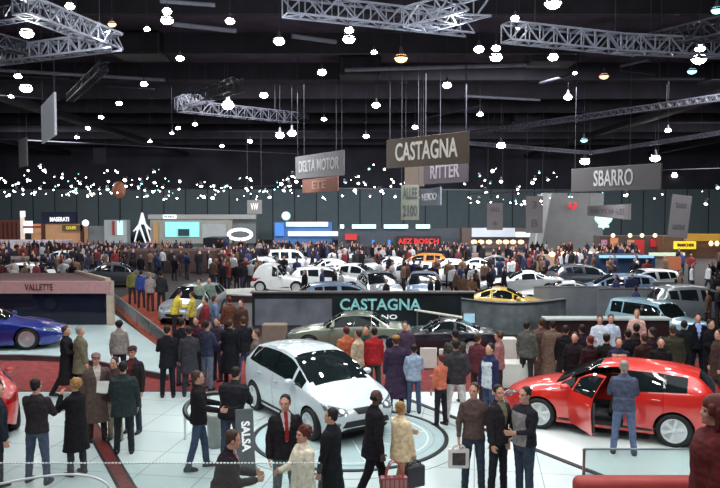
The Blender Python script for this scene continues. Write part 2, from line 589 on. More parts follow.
# ------------------------------------------------------------------ cars
def pchip(pts):
    xs = [p[0] for p in pts]; ys = [p[1] for p in pts]
    n = len(xs)
    h = [xs[i + 1] - xs[i] for i in range(n - 1)]
    d = [(ys[i + 1] - ys[i]) / h[i] for i in range(n - 1)]
    m = [d[0]] + [0 if d[i - 1] * d[i] <= 0 else 2 * d[i - 1] * d[i] / (d[i - 1] + d[i]) for i in range(1, n - 1)] + [d[-1]]
    def f(x):
        if x <= xs[0]: return ys[0]
        if x >= xs[-1]: return ys[-1]
        i = max(j for j in range(n - 1) if xs[j] <= x)
        t = (x - xs[i]) / h[i]
        return ((1 + 2 * t) * (1 - t) ** 2 * ys[i] + t * (1 - t) ** 2 * h[i] * m[i] + t * t * (3 - 2 * t) * ys[i + 1] + t * t * (t - 1) * h[i] * m[i + 1])
    return f

# s runs from the nose (0) to the tail; every curve is (s, value)
CAR = {
    'mpv': dict(L=4.28, fw=.80, rw=3.40, R=.325, cowl=.92, roof=1.95, rear0=3.72, tail=4.12,
        top=[(0, .60), (.06, .70), (.25, .84), (.55, .96), (.92, 1.075), (1.4, 1.32), (1.95, 1.52), (2.5, 1.585), (3.1, 1.56), (3.72, 1.47), (4.0, 1.20), (4.16, 1.0), (4.24, .86), (4.28, .62)],
        belt=[(0, .57), (.06, .64), (.3, .78), (.92, .93), (2, .98), (3.3, 1.06), (3.9, 1.10), (4.16, .95), (4.28, .60)],
        w=[(0, .50), (.05, .60), (.2, .74), (.5, .845), (.9, .885), (2.1, .895), (3.3, .89), (3.9, .83), (4.15, .72), (4.28, .55)],
        wt=[(0, .42), (.2, .58), (.6, .68), (.92, .72), (1.5, .66), (1.95, .60), (3.2, .585), (3.72, .56), (4.05, .60), (4.28, .5)],
        sill=[(0, .36), (.12, .26), (.4, .21), (3.7, .22), (4.1, .28), (4.28, .38)],
        win=[(1.12, 1.50), (1.58, 2.36), (2.44, 3.22), (3.30, 3.68)], doors=[(1.36, 2.40), (2.42, 3.24)]),
    'hatch': dict(L=4.30, fw=.86, rw=3.44, R=.325, cowl=1.12, roof=2.02, rear0=3.80, tail=4.14,
        top=[(0, .56), (.06, .66), (.25, .76), (.6, .86), (1.12, .98), (1.55, 1.22), (2.02, 1.41), (2.5, 1.46), (3.1, 1.45), (3.80, 1.37), (4.02, 1.20), (4.16, 1.02), (4.25, .86), (4.30, .60)],
        belt=[(0, .53), (.06, .60), (.3, .70), (1.1, .86), (2, .90), (3.3, 1.00), (3.9, 1.04), (4.16, .92), (4.30, .58)],
        w=[(0, .50), (.05, .60), (.2, .745), (.5, .85), (.9, .885), (2.1, .885), (3.3, .89), (3.9, .83), (4.15, .72), (4.30, .55)],
        wt=[(0, .42), (.2, .58), (.6, .68), (1.12, .71), (1.6, .64), (2.02, .575), (3.0, .56), (3.80, .53), (4.10, .60), (4.30, .5)],
        sill=[(0, .34), (.12, .24), (.4, .19), (3.7, .20), (4.1, .28), (4.30, .38)],
        win=[(1.30, 1.56), (1.64, 2.48), (2.56, 3.22), (3.28, 3.66)], doors=[(1.44, 2.52), (2.54, 3.26)]),
    'coupe': dict(L=4.66, fw=.95, rw=3.64, R=.345, cowl=1.62, roof=2.38, rear0=2.95, tail=3.95,
        top=[(0, .46), (.06, .56), (.3, .67), (.9, .80), (1.62, .93), (2.0, 1.12), (2.38, 1.27), (2.7, 1.31), (2.95, 1.295), (3.5, 1.12), (3.95, .97), (4.4, .92), (4.58, .84), (4.66, .60)],
        belt=[(0, .43), (.06, .50), (.4, .62), (1.0, .76), (1.6, .84), (2.4, .86), (3.2, .92), (3.8, .93), (4.4, .86), (4.66, .56)],
        w=[(0, .48), (.05, .60), (.25, .78), (.6, .89), (1.0, .925), (1.9, .90), (2.5, .885), (3.2, .93), (3.7, .96), (4.2, .90), (4.5, .78), (4.66, .62)],
        wt=[(0, .40), (.3, .60), (.9, .66), (1.62, .66), (2.0, .60), (2.38, .545), (2.95, .53), (3.5, .54), (3.95, .62), (4.66, .52)],
        sill=[(0, .30), (.12, .20), (.4, .15), (4.1, .18), (4.5, .26), (4.66, .36)],
        win=[(1.86, 2.06), (2.10, 2.92), (2.98, 3.42)], doors=[(1.78, 2.96)]),
    'suv': dict(L=3.95, fw=.68, rw=3.16, R=.35, cowl=1.08, roof=1.62, rear0=3.66, tail=3.88,
        top=[(0, .74), (.05, .88), (.2, .96), (.6, 1.02), (1.08, 1.08), (1.35, 1.36), (1.62, 1.60), (2.1, 1.68), (3.0, 1.69), (3.66, 1.66), (3.80, 1.36), (3.9, 1.05), (3.95, .72)],
        belt=[(0, .70), (.05, .82), (.3, .90), (1.1, 1.00), (2, 1.03), (3.3, 1.06), (3.8, 1.05), (3.95, .70)],
        w=[(0, .62), (.05, .72), (.2, .81), (.5, .86), (2.1, .865), (3.3, .86), (3.8, .82), (3.95, .70)],
        wt=[(0, .56), (.2, .70), (1.08, .74), (1.62, .66), (3.0, .655), (3.66, .64), (3.95, .62)],
        sill=[(0, .46), (.12, .40), (.4, .36), (3.5, .38), (3.95, .48)],
        win=[(1.20, 1.36), (1.42, 2.18), (2.26, 2.96), (3.04, 3.60)], doors=[(1.26, 2.22), (2.24, 3.0)]),
    'bubble': dict(L=2.9, fw=.50, rw=2.36, R=.28, cowl=1.15, roof=1.55, rear0=2.66, tail=2.72,
        top=[(0, .45), (.06, .56), (.25, .66), (.7, .76), (1.15, .84), (1.35, 1.12), (1.55, 1.36), (1.9, 1.50), (2.2, 1.48), (2.45, 1.36), (2.7, 1.05), (2.84, .75), (2.9, .52)],
        belt=[(0, .42), (.06, .50), (.3, .58), (1.1, .74), (2, .78), (2.5, .80), (2.8, .66), (2.9, .48)],
        w=[(0, .45), (.05, .55), (.2, .66), (.5, .74), (1.2, .78), (2.1, .80), (2.6, .74), (2.9, .55)],
        wt=[(0, .38), (.3, .56), (1.15, .62), (1.55, .60), (2.2, .58), (2.9, .46)],
        sill=[(0, .30), (.12, .22), (.4, .19), (2.5, .20), (2.9, .34)],
        win=[(1.22, 1.42), (1.46, 1.74)], doors=[(1.18, 1.80)]),
    'sedan': dict(L=4.5, fw=.86, rw=3.50, R=.32, cowl=1.28, roof=2.05, rear0=3.05, tail=3.72,
        top=[(0, .56), (.06, .66), (.25, .74), (.7, .86), (1.28, .96), (1.65, 1.20), (2.05, 1.39), (2.5, 1.43), (3.05, 1.38), (3.4, 1.18), (3.72, 1.02), (4.2, .98), (4.44, .88), (4.5, .6)],
        belt=[(0, .53), (.06, .60), (.3, .68), (1.2, .86), (2, .90), (3.3, .95), (4.2, .92), (4.5, .58)],
        w=[(0, .50), (.05, .60), (.2, .74), (.5, .84), (.9, .87), (2.1, .87), (3.5, .87), (4.1, .82), (4.4, .70), (4.5, .58)],
        wt=[(0, .42), (.2, .58), (.6, .68), (1.28, .70), (1.7, .63), (2.05, .57), (3.05, .55), (3.72, .64), (4.5, .5)],
        sill=[(0, .34), (.12, .24), (.4, .19), (3.9, .20), (4.3, .28), (4.5, .38)],
        win=[(1.46, 1.66), (1.72, 2.42), (2.48, 3.02), (3.06, 3.36)], doors=[(1.58, 2.46), (2.47, 3.2)]),
}

def paint(name, rgb, metal=.0, rough=.28, emit=0.):
    m = mat('paint_' + name, rgb, max(rough, .32), metal, .03, 3, coat=1.0, spec=.5)
    m.node_tree.nodes['Principled BSDF'].inputs['Coat IOR'].default_value = 1.6
    return m

def car_shell(c, step, NL, NU, NR):
    F = {k: pchip(c[k]) for k in ('top', 'belt', 'w', 'wt', 'sill')}
    st = set()
    s = 0.0
    L = c['L']
    keys = [0, .012, .035, .07, .12, L, L - .012, L - .035, L - .07, L - .12, c['cowl'], c['roof'], c['rear0'], c['tail']] + [x for a in c['win'] + c['doors'] for x in a]
    while s < L:
        keys.append(s); s += step
    keys.sort()
    S = []
    for k in keys:
        if S and k - S[-1] < step * .3:
            if k in (L,): S[-1] = k
            continue
        S.append(k)
    rows = NL + NU + NR
    half = []
    verts = []
    for s in S:
        zt, zb, w, wt, zs = (F[k](s) for k in ('top', 'belt', 'w', 'wt', 'sill'))
        wt = min(wt, w * .96)
        crown = .055 * min(1, wt / .6)
        zt = max(zt, zb + .03)
        ze = max(zt - crown, zb + .012)
        pts = []
        for i in range(NL):
            v = i / NL
            y = w * (1 - .075 * (1 - v) ** 2.2 - .045 * max(0, v - .6) ** 1.5 / .25)
            z = zs + (zb - zs) * v
            pts.append((y, z))
        yb = w * .955
        hu = ze - zb
        for i in range(NU):
            v = i / NU
            y = yb + (wt - yb) * (v ** 1.25)
            z = zb + hu * v
            pts.append((y, z))
        for i in range(NR + 1):
            v = i / NR
            y = wt * (1 - v)
            z = ze + (zt - ze) * (1 - (1 - v) ** 2.4)
            pts.append((y, z))
        full = [(y, z) for y, z in pts] + [(-y, z) for y, z in pts[-2::-1]]
        verts.append([V((L / 2 - s, y, z)) for y, z in full])
    return S, verts, rows

def face_mesh(verts, faces):
    used = {}
    vs, fs = [], []
    for f in faces:
        q = []
        for k in f:
            if k not in used:
                used[k] = len(vs); vs.append(verts[k])
            q.append(used[k])
        fs.append(q)
    return vs, fs

def inset_border(vs, fs, d):
    cnt = {}
    for f in fs:
        for a, b in zip(f, f[1:] + f[:1]):
            k = (min(a, b), max(a, b)); cnt[k] = cnt.get(k, 0) + 1
    bd = {i for k, n in cnt.items() if n == 1 for i in k}
    acc = {}
    for f in fs:
        ctr = sum((vs[i] for i in f), V()) / len(f)
        for i in f:
            if i in bd: acc.setdefault(i, []).append(ctr)
    out = list(vs)
    for i, cs in acc.items():
        m = sum(cs, V()) / len(cs)
        dv = m - vs[i]
        if dv.length > 1e-6: out[i] = vs[i] + dv.normalized() * min(d, dv.length * .5)
    return out

def normals_out(me):
    bm = bmesh.new(); bm.from_mesh(me)
    for f in bm.faces:
        pass
    bm.to_mesh(me); bm.free()

def patch(bvh, poly, view, far, m, name, parent, off=.006, cell=.04, drop=()):
    """project a flat outline onto the shell; view 'front','rear','left','right','top'"""
    bm = bmesh.new()
    vs = [bm.verts.new((a, b, 0)) for a, b in poly]
    bm.faces.new(vs)
    lo = [min(p[i] for p in poly) for i in (0, 1)]; hi = [max(p[i] for p in poly) for i in (0, 1)]
    for ax in (0, 1):
        x = lo[ax] + cell
        while x < hi[ax]:
            no = V((1, 0, 0)) if ax == 0 else V((0, 1, 0))
            bmesh.ops.bisect_plane(bm, geom=bm.verts[:] + bm.edges[:] + bm.faces[:], plane_co=no * x, plane_no=no)
            x += cell
    bm.verts.index_update()
    out = []
    for v in bm.verts:
        a, b = v.co.x, v.co.y
        o, d = {'front': (V((far, a, b)), V((-1, 0, 0))), 'rear': (V((-far, a, b)), V((1, 0, 0))), 'left': (V((a, far, b)), V((0, -1, 0))),
                'right': (V((a, -far, b)), V((0, 1, 0))), 'top': (V((a, b, far)), V((0, 0, -1)))}[view]
        h = bvh.ray_cast(o, d)
        if h[0] is None:
            h = bvh.find_nearest(o + d * far * .5)
            out.append(h[0] + (-d) * off)
        else:
            n = h[1] if h[1].dot(d) < 0 else -h[1]
            out.append(h[0] + n * off * .5 - d * off * .5)
    fs = [[v.index for v in f.verts] for f in bm.faces]
    bm.free()
    return MB().add(out, fs).build(name, m, parent, True)

def wheel(parent, x, y, R, wd, rimm, spokes=6, hi=True, name='wheel'):
    """y>0: the car's left"""
    s = 1 if y > 0 else -1
    w = empty(name, (x, y, R)); w.parent = parent
    M = Matrix.Rotation(-s * PI / 2, 3, 'X')
    n = 32 if hi else 14
    h = wd / 2
    r0 = R * .72
    t = MB().lathe([(r0, -h), (R * .93, -h), (R, -h * .7), (R, h * .7), (R * .93, h), (r0 * 1.02, h * 1.02), (r0, h * .8), (r0, -h)], n=n, M=M)
    t.build('tyre', mat('tyre_rubber', (24, 23, 25), .75), w, True)
    q = MB()
    q.lathe([(.0, h * .1), (r0 * .5, h * .06), (r0 * .90, h * .10), (r0 * .97, h * .92), (r0, h * .96), (r0 * 1.0, -h * .4)], n=n, M=M)
    if hi:
        rm = q.build('rim_well', mat('rim_well', (20, 20, 23), .7, .0), w, True)
        q = MB()
        q.lathe([(r0 * .88, h * .80), (r0 * .90, h * .98), (r0 * 1.0, h * 1.03), (r0 * 1.02, h * .9), (r0 * .9, h * .7), (r0 * .88, h * .80)], n=n, M=M)
        for i in range(spokes):
            a = 2 * PI * i / spokes + .3
            c, sn = math.cos(a), math.sin(a)
            pr = []
            for rr, hw_, z in ((.02, .13 * 6 / spokes, .78), (.35, .11 * 6 / spokes, .86), (.70, .12 * 6 / spokes, .88), (.93, .17 * 6 / spokes, .90)):
                pr.append((rr * r0, hw_ * r0, z * h))
            vs = []
            for rr, hw_, z in pr:
                for sg, zz in ((-1, z), (1, z), (1, z - .25 * h), (-1, z - .25 * h)):
                    vs.append(M @ V((rr * c - sg * hw_ * sn, rr * sn + sg * hw_ * c, zz)))
            fs = []
            for j in range(3):
                for k in range(4): fs.append((j * 4 + k, j * 4 + (k + 1) % 4, (j + 1) * 4 + (k + 1) % 4, (j + 1) * 4 + k))
            fs += [(3, 2, 1, 0), (12, 13, 14, 15)]
            q.add(vs, fs)
        q.lathe([(0, h * .95), (r0 * .16, h * .93), (r0 * .2, h * .7), (0, h * .5)], n=12, M=M)
        q.build('rim', rimm, w, False)
    else:
        q.build('rim', rimm, w, True)
    return w

def seat_mb(x, y, z=.28, w=.48, back=.62, rec=.25):
    b = MB()
    b.rbox((x + .05, y, z + .14), (.52, w, .16), .05)
    M = Matrix.Rotation(-rec, 3, 'Y')
    b.rbox((x - .24 - back * .5 * math.sin(rec), y, z + .20 + back * .5), (.13, w * .95, back), .05, M)
    b.rbox((x - .26 - (back + .12) * math.sin(rec), y, z + .24 + back + .08), (.09, w * .5, .17), .04, M)
    return b

def make_car(kind, pm, name, label, group=None, hi=True, rimm=None, spokes=6, open_door=None, glass=None, cat='car', lights=True, grille='bar', seatm=None, led=None, bubble=False):
    """local +x is forward, +y is the car's left, origin on the ground under the middle"""
    c = CAR[kind]
    L = c['L']
    NL, NU, NR, step = (12, 9, 8, .055) if hi else (6, 5, 4, .14)
    S, vg, rows = car_shell(c, step, NL, NU, NR)
    ncol = len(vg[0])
    flat = [v for r in vg for v in r]
    idx = lambda i, j: i * ncol + j
    root = empty(name)
    tag(root, label, cat, group)
    glass = glass or glass_mat('car_glass', (40, 52, 54), .62)
    rimm = rimm or mat('alloy', (216, 220, 222), .35, .3)
    quads = {}
    for i in range(len(S) - 1):
        for j in range(ncol - 1):
            quads[(i, j)] = (idx(i, j), idx(i + 1, j), idx(i + 1, j + 1), idx(i, j + 1))
    allf = list(quads.values())
    ends = [tuple(idx(0, j) for j in range(ncol)), tuple(idx(len(S) - 1, j) for j in range(ncol))[::-1]]
    bvh = BVHTree.FromPolygons(flat, allf + ends)
    wy = c['w'][len(c['w']) // 2][1]
    R = c['R']
    arch = R + .045 if hi else R + .03
    fx, rx = L / 2 - c['fw'], L / 2 - c['rw']
    def jj(j): return j if j < rows else ncol - 2 - j        # mirrored row number
    owner = {}
    for (i, j), f in quads.items():
        s0, s1 = S[i], S[i + 1]; sm = (s0 + s1) / 2
        r = jj(j)
        left = j < rows
        ctr = sum((flat[k] for k in f), V()) / 4
        key = 'body'
        hu = flat[idx(i, NL + NU)].z - flat[idx(i, NL)].z
        if r < NL + NU - 1 and r >= NL + (1 if hi else 0):
            for wi, (a, b) in enumerate(c['win']):
                if a - 1e-6 <= s0 and s1 <= b + 1e-6 and hu > (.07 if wi else .09):
                    key = ('win', wi, left)
            if key == 'body' and hi:
                for pi_, ((a, b), (a2, b2)) in enumerate(zip(c['win'][1:], c['win'][2:])):
                    if b - 1e-6 <= s0 and s1 <= a2 + 1e-6: key = ('pillar', pi_, left)
        if r >= NL + NU + (1 if hi else 0):
            if c['cowl'] + .03 < sm < c['roof'] - .02: key = ('ws',)
            if c['rear0'] + .04 < sm < c['tail'] - .02: key = ('rw',)
        if r >= NL + NU - (2 if hi else 1) and c['cowl'] + .12 < sm < c['roof'] - .06 and hi and r >= NL + NU: key = ('ws',)
        if hi and r >= 1:
            for di, (a, b) in enumerate(c['doors']):
                if a - 1e-6 <= s0 and s1 <= b + 1e-6 and key == 'body' and r < NL + NU - 0 and hu > .03:
                    key = ('door', di, left)
        if r < NL:
            for x in (fx, rx):
                if math.hypot(ctr.x - x, ctr.z - R) < arch and abs(ctr.y) > wy * .5: key = None
        if key is not None: owner.setdefault(key, []).append(f)
    # snap the wheel arches to circles
    edgecount = {}
    for i in owner:
        for f in owner[i]:
            for k in f: edgecount[k] = edgecount.get(k, 0) + 1
    for k, v in enumerate(flat):
        if 0 < edgecount.get(k, 0) < 4:
            for x in (fx, rx):
                d = math.hypot(v.x - x, v.z - R)
                if abs(d - arch) < (.05 if hi else .09) and abs(v.y) > wy * .5 and v.z > R * .5 and d > 1e-4:
                    flat[k] = V((x + (v.x - x) * arch / d, v.y, R + (v.z - R) * arch / d))
    vs, fs = face_mesh(flat, owner['body'] + ends)
    body = MB().add(vs, fs).build('body_shell', pm, root, True)
    # doors with their windows
    doors = {}
    if hi:
        for di, (a, b) in enumerate(c['doors']):
            for left in (True, False):
                ff = owner.get(('door', di, left))
                if not ff: continue
                vs, fs = face_mesh(flat, ff)
                vs = inset_border(vs, fs, .007)
                d = MB().add(vs, fs).build('door', pm, root, True)
                doors[(di, left)] = d
                # handle
                s = 1 if left else -1
                zb = pchip(c['belt'])(b - .16) - .10
                hx = L / 2 - (b - .15)
                hit = bvh.ray_cast(V((hx, s * 3, zb)), V((0, -s, 0)))
                if hit[0]:
                    MB().rbox(hit[0] + V((0, s * .018, 0)), (.17, .03, .03), .01).build('handle', pm, d, True)
                # sill-side trim strip makes the pane sit in a dark seal
    for key, ff in owner.items():
        if key[0] == 'win':
            vs, fs = face_mesh(flat, ff)
            par = root
            if hi:
                sm = sum(c['win'][key[1]]) / 2
                for di, (a, b) in enumerate(c['doors']):
                    if a < sm < b and (di, key[2]) in doors: par = doors[(di, key[2])]
            MB().add(vs, fs).build('side_window', glass, par, True)
    for left in (True, False):
        for pk in [k for k in owner if k[0] == 'pillar' and k[2] == left]:
            vs, fs = face_mesh(flat, owner[pk])
            MB().add(vs, fs).build('pillar_trim', mat('pillar_black', (18, 18, 21), .15), root, True)
    for key, nm in ((('ws',), 'windshield'), (('rw',), 'rear_window')):
        if key in owner:
            vs, fs = face_mesh(flat, owner[key])
            MB().add(vs, fs).build(nm, glass, root, True)
    dark = mat('car_black_plastic', (20, 20, 23), .6)
    # underbody with wheel housings
    u = MB()
    zs = c['sill'][2][1]
    u.box((0, 0, zs + .03), (L - .5, wy * 1.1, .06))
    u.box((0, 0, zs + .09), ((fx - rx) - 2 * R - .14, wy * 1.9, .05))
    for x in (fx, rx):
        for s in (-1, 1):
            n = 12
            a = [V((x + (arch + .012) * math.cos(PI * t / n), s * wy * .55, R + (arch + .012) * math.sin(PI * t / n))) for t in range(n + 1)]
            b = [V((v.x, s * (wy - .045), v.z)) for v in a]
            u.add(a + b, [(i, i + 1, n + 2 + i, n + 1 + i) for i in range(n)] + [tuple(range(n + 1))])
    u.build('underbody', dark, root)
    track = wy - .115 if hi else wy - .10
    for x in (fx, rx):
        for s in (-1, 1):
            wheel(root, x, s * track, R, .215, rimm, spokes, hi)
    W = pchip(c['w']); T = pchip(c['top'])
    if hi:
        # interior: tub, seats, dashboard, steering wheel
        st = seatm or mat('car_seat', (52, 50, 54), .8)
        i0, i1 = L / 2 - c['tail'] + .2, L / 2 - c['cowl'] - .05
        MB().box(((i0 + i1) / 2, 0, zs + .16), (i1 - i0, wy * 1.5, .06)).build('cabin_floor', dark, root)
        x0 = L / 2 - c['doors'][0][1] + .52
        for s in (-1, 1): seat_mb(x0, s * .36, zs + .02).build('front_seat', st, root, True)
        if len(c['doors']) > 1: seat_mb(L / 2 - c['doors'][1][1] + .42, 0, zs + .04, 1.2, .55).build('rear_seat', st, root, True)
        zd = pchip(c['belt'])(c['cowl'] + .3)
        MB().rbox((L / 2 - c['cowl'] - .32, 0, zd - .14), (.46, wy * 1.5, .26), .08).build('dashboard', dark, root, True)
        sw = MB()
        sw.tube([V((0, .18 * math.cos(t), .18 * math.sin(t))) for t in [2 * PI * k / 20 for k in range(20)]], .016, 6, closed=True)
        sw.bar((0, -.17, 0), (0, .17, 0), .014); sw.bar((0, 0, 0), (.25, 0, -.10), .025)
        o = sw.build('steering_wheel', dark, root, True); o.location = (L / 2 - c['cowl'] - .72, .36, zd - .05); o.rotation_euler = (0, .35, 0)
        # mirrors
        for s in (-1, 1):
            mx = L / 2 - c['doors'][0][0] - .10
            zb = pchip(c['belt'])(c['doors'][0][0] + .1) + .06
            yb = W(c['doors'][0][0]) * .96
            q = MB(); q.ell((mx, s * (yb + .11), zb + .03), (.085, .105, .07)); q.caps((mx + .02, s * (yb - .04), zb - .02), (mx, s * (yb + .06), zb + .01), .02, .022, 8)
            q.build('mirror', pm, doors.get((0, s > 0)) or root, True)
    if lights:
        lm = mat('headlamp', (112, 122, 128), .06, .3, .3, 30, coat=1)
        rm = mat('tail_lamp', (150, 16, 18), .12, 0, .1, coat=1)
        far = 5
        zt = T(.12); w1 = W(.12)
        k = 1.
        if kind == 'coupe': hl = [(.50, .52), (.78, .56), (.80, .66), (.62, .67), (.48, .60)]
        elif kind == 'suv': hl = [(.46, .66), (.74, .66), (.76, .84), (.46, .82)]
        elif kind == 'bubble': hl = [(.40, .46), (.58, .46), (.60, .58), (.44, .58)]
        else: hl = [(.40, zt - .12), (.60, zt - .15), (.78, zt - .06), (.80, zt + .06), (.66, zt + .03), (.42, zt - .04)]
        tz = pchip(c['belt'])(L - .15)
        tl = [(.52, tz - .16), (.74, tz - .12), (.76, tz + .06), (.56, tz + .04)]
        cell = .04 if hi else .12
        for s in (-1, 1):
            h = patch(bvh, [(s * a, b) for a, b in hl], 'front', far, lm, 'headlight', root, cell=cell)
            if hi: patch(bvh, [(s * (.52 + .05 * math.cos(t)), hl[0][1] + .055 + .04 * math.sin(t)) for t in [2 * PI * q / 10 for q in range(10)]], 'front', far, mat('lamp_bright', (240, 244, 246), .1, .2), 'lamp_lens', h, off=.012)
            patch(bvh, [(s * a, b) for a, b in tl], 'rear', far, rm, 'tail_light', root, cell=cell)
        z0 = c['sill'][0][1]
        gd = mat('grille_black', (16, 16, 18), .5)
        if grille == 'wide':
            patch(bvh, [(-.55, z0 + .02), (.55, z0 + .02), (.48, z0 + .14), (-.48, z0 + .14)], 'front', far, gd, 'lower_grille', root, cell=cell)
            patch(bvh, [(-.20, zt - .15), (.20, zt - .15), (.28, zt - .04), (-.28, zt - .04)], 'front', far, gd, 'grille', root, cell=cell)
        elif grille == 'bar':
            patch(bvh, [(-.32, z0 + .05), (.32, z0 + .05), (.40, z0 + .16), (-.40, z0 + .16)], 'front', far, gd, 'grille', root, cell=cell)
        if hi:
            for s in (-1, 1):
                patch(bvh, [(s * .62 + .05 * math.cos(t), z0 + .09 + .035 * math.sin(t)) for t in [2 * PI * q / 10 for q in range(10)]], 'front', far, lm, 'fog_lamp', root, off=.008)
            patch(bvh, [(-.26, z0 + .17), (.26, z0 + .17), (.26, z0 + .27), (-.26, z0 + .27)], 'rear', far, mat('plate', (200, 204, 200), .5), 'number_plate', root)
    if open_door:
        di, left, ang = open_door
        d = doors[(di, left)]
        a, b = c['doors'][di]
        hx = L / 2 - a
        hy = (1 if left else -1) * W(a) * .96
        s = 1 if left else -1
        P = Matrix.Translation((hx, hy, 0)) @ Matrix.Rotation(-s * ang, 4, 'Z') @ Matrix.Translation((-hx, -hy, 0))
        # inner lining
        ys = [v.co for v in d.data.vertices]
        ln = MB(); nl = []
        x0, x1 = min(v.x for v in ys), max(v.x for v in ys)
        zb = pchip(c['belt'])((a + b) / 2)
        zlo = min(v.z for v in ys)
        ln.rbox(((x0 + x1) / 2, s * (W(a) * .90), (zlo + zb) / 2 + .02), (x1 - x0 - .06, .05, zb - zlo - .06), .02)
        lo = ln.build('door_lining', mat('door_lining', (70, 62, 60), .7), d, True)
        d.matrix_local = P
    return root

CARCACHE = {}
def put(root, loc, ang, z=None):
    root.location = loc
    root.rotation_euler = (0, 0, ang)
    return root

def recolor(root, pm):
    for o in root.children:
        if o.name.split('.')[0] == 'body_shell':
            o.material_slots[0].link = 'OBJECT'; o.material_slots[0].material = pm

def far_car(kind, pm, loc, ang, label, group=None):
    key = kind
    if key not in CARCACHE:
        r = make_car(kind, pm, 'car', label, group, hi=False, glass=mat('far_car_glass', (26, 32, 38), .08, 0, .1, spec=.8))
        CARCACHE[key] = r
    else:
        r = dup(CARCACHE[key])
        tag(r, label, 'car')
        if group: r['group'] = group
        elif 'group' in r: del r['group']
    recolor(r, pm)
    return put(r, loc, ang)
# ------------------------------------------------------------------ the hall
def floor_tiles(name, c1, c2, mortar, w, h, rough, msize=.012, rot=0.):
    m = bpy.data.materials.new(name); m.use_nodes = True
    N, L = m.node_tree.nodes, m.node_tree.links
    b = N['Principled BSDF']
    tc = N.new('ShaderNodeTexCoord'); mp = N.new('ShaderNodeMapping'); mp.inputs['Rotation'].default_value = (0, 0, rot)
    br = N.new('ShaderNodeTexBrick'); br.offset = 0
    br.inputs['Scale'].default_value = 1; br.inputs['Brick Width'].default_value = w; br.inputs['Row Height'].default_value = h
    br.inputs['Mortar Size'].default_value = msize; br.inputs['Mortar Smooth'].default_value = .3
    br.inputs['Color1'].default_value = (*lin(c1), 1); br.inputs['Color2'].default_value = (*lin(c2), 1); br.inputs['Mortar'].default_value = (*lin(mortar), 1)
    L.new(tc.outputs['Object'], mp.inputs[0]); L.new(mp.outputs[0], br.inputs['Vector']); L.new(br.outputs['Color'], b.inputs['Base Color'])
    nz = N.new('ShaderNodeTexNoise'); nz.inputs['Scale'].default_value = 1.3
    mr = N.new('ShaderNodeMapRange'); mr.inputs[3].default_value = rough * .7; mr.inputs[4].default_value = rough * 1.3
    L.new(tc.outputs['Object'], nz.inputs['Vector']); L.new(nz.outputs['Fac'], mr.inputs[0]); L.new(mr.outputs[0], b.inputs['Roughness'])
    return m

def structure(name, mb, m):
    return tag(mb.build(name, m), kind='structure')

HALLX, HALLY, CEIL = 66, 106, 14.2
dark_floor = mat('hall_floor', (30, 23, 26), .55, 0, .35, .35)
structure('floor', MB().box((0, 48, -.05), (2 * HALLX, 130, .1)), dark_floor)
structure('ceiling', MB().box((0, 48, CEIL + .1), (2 * HALLX, 130, .2)), mat('ceiling_dark', (58, 46, 62), .9, 0, .6, .55))
wallm = floor_tiles('wall_panels', (92, 106, 112), (84, 98, 104), (40, 44, 50), 3.2, 20, .8, .10)
wallm.node_tree.nodes['Mapping'].inputs['Rotation'].default_value = (PI / 2, 0, 0)
structure('wall_back', MB().box((0, HALLY, 3.75), (2 * HALLX, .3, 7.5)), wallm)
structure('wall_back_upper', MB().box((0, HALLY, 10.85), (2 * HALLX, .3, 6.7)), mat('wall_upper', (40, 40, 50), .9, 0, .4, .3))

# white tiled stand in the foreground
tiles = floor_tiles('white_tiles', (202, 214, 213), (196, 209, 209), (142, 156, 158), 1.15, 1.15, .22, .010, .16)
e0 = G(0, 392).y
structure('floor_2', MB().box((0, (6.5 + e0) / 2, .006), (56, e0 - 6.5, .012)), tiles)
kerb = MB().box((-12, e0 + .02, .012), (30, .07, .024)); structure('trim_1', kerb, mat('kerb_black', (24, 24, 28), .5))
# brighter floor beneath the red car, edged by a black strip
a, b_ = G(398, 396), G(640, 492)
d = (b_ - a).normalized(); nrm = V((-d.y, d.x, 0))
if nrm.y < 0: nrm = -nrm
structure('floor_3', MB().poly([a + V((.05, .03, 0)), b_, b_ + V((22, 0, 0)), V((26, e0 - .1, 0)), V((a.x + .3, e0 - .1, 0))], .012, .026), mat('white_floor_plain', (226, 232, 230), .3, 0, .03, 2))
q = MB().poly([a - nrm * .06, b_ - nrm * .06, b_ + nrm * .05, a + nrm * .05], .0125, .032); structure('trim_2', q, mat('kerb_black', (24, 24, 28)))
# dark red inlaid strip at left
a, b_ = G(82, 410), G(142, 515)
d = (b_ - a).normalized(); nrm = V((-d.y, d.x, 0))
structure('trim_3', MB().poly([a - nrm * .15, b_ - nrm * .15, b_ + nrm * .15, a + nrm * .15], .0125, .018), mat('kerb_black', (24, 24, 28)))
structure('trim_4', MB().poly([a - nrm * .10, b_ - nrm * .10, b_ + nrm * .10, a + nrm * .10], .0185, .022), mat('inlay_red', (104, 34, 34), .5, 0, .6, 12))

# carpets
red = mat('red_carpet', (126, 60, 60), .95, 0, .25, 5, spec=.1)
c = MB().box((0, (e0 + .06 + 21.6) / 2, .008), (60, 21.6 - e0 - .06, .016)).build('red_carpet', red)
tag(c, 'long dull red carpet strip running behind the white tiled stand', 'carpet')
pts = [G(109, 303), G(150, 286), G(214, 352), G(164, 356)]
c = MB().poly(pts, .0, .03).build('orange_carpet', mat('orange_carpet', (142, 70, 54), .95, 0, .25, 4, spec=.1))
tag(c, 'rust orange carpet walkway running back from the red carpet at left', 'carpet')

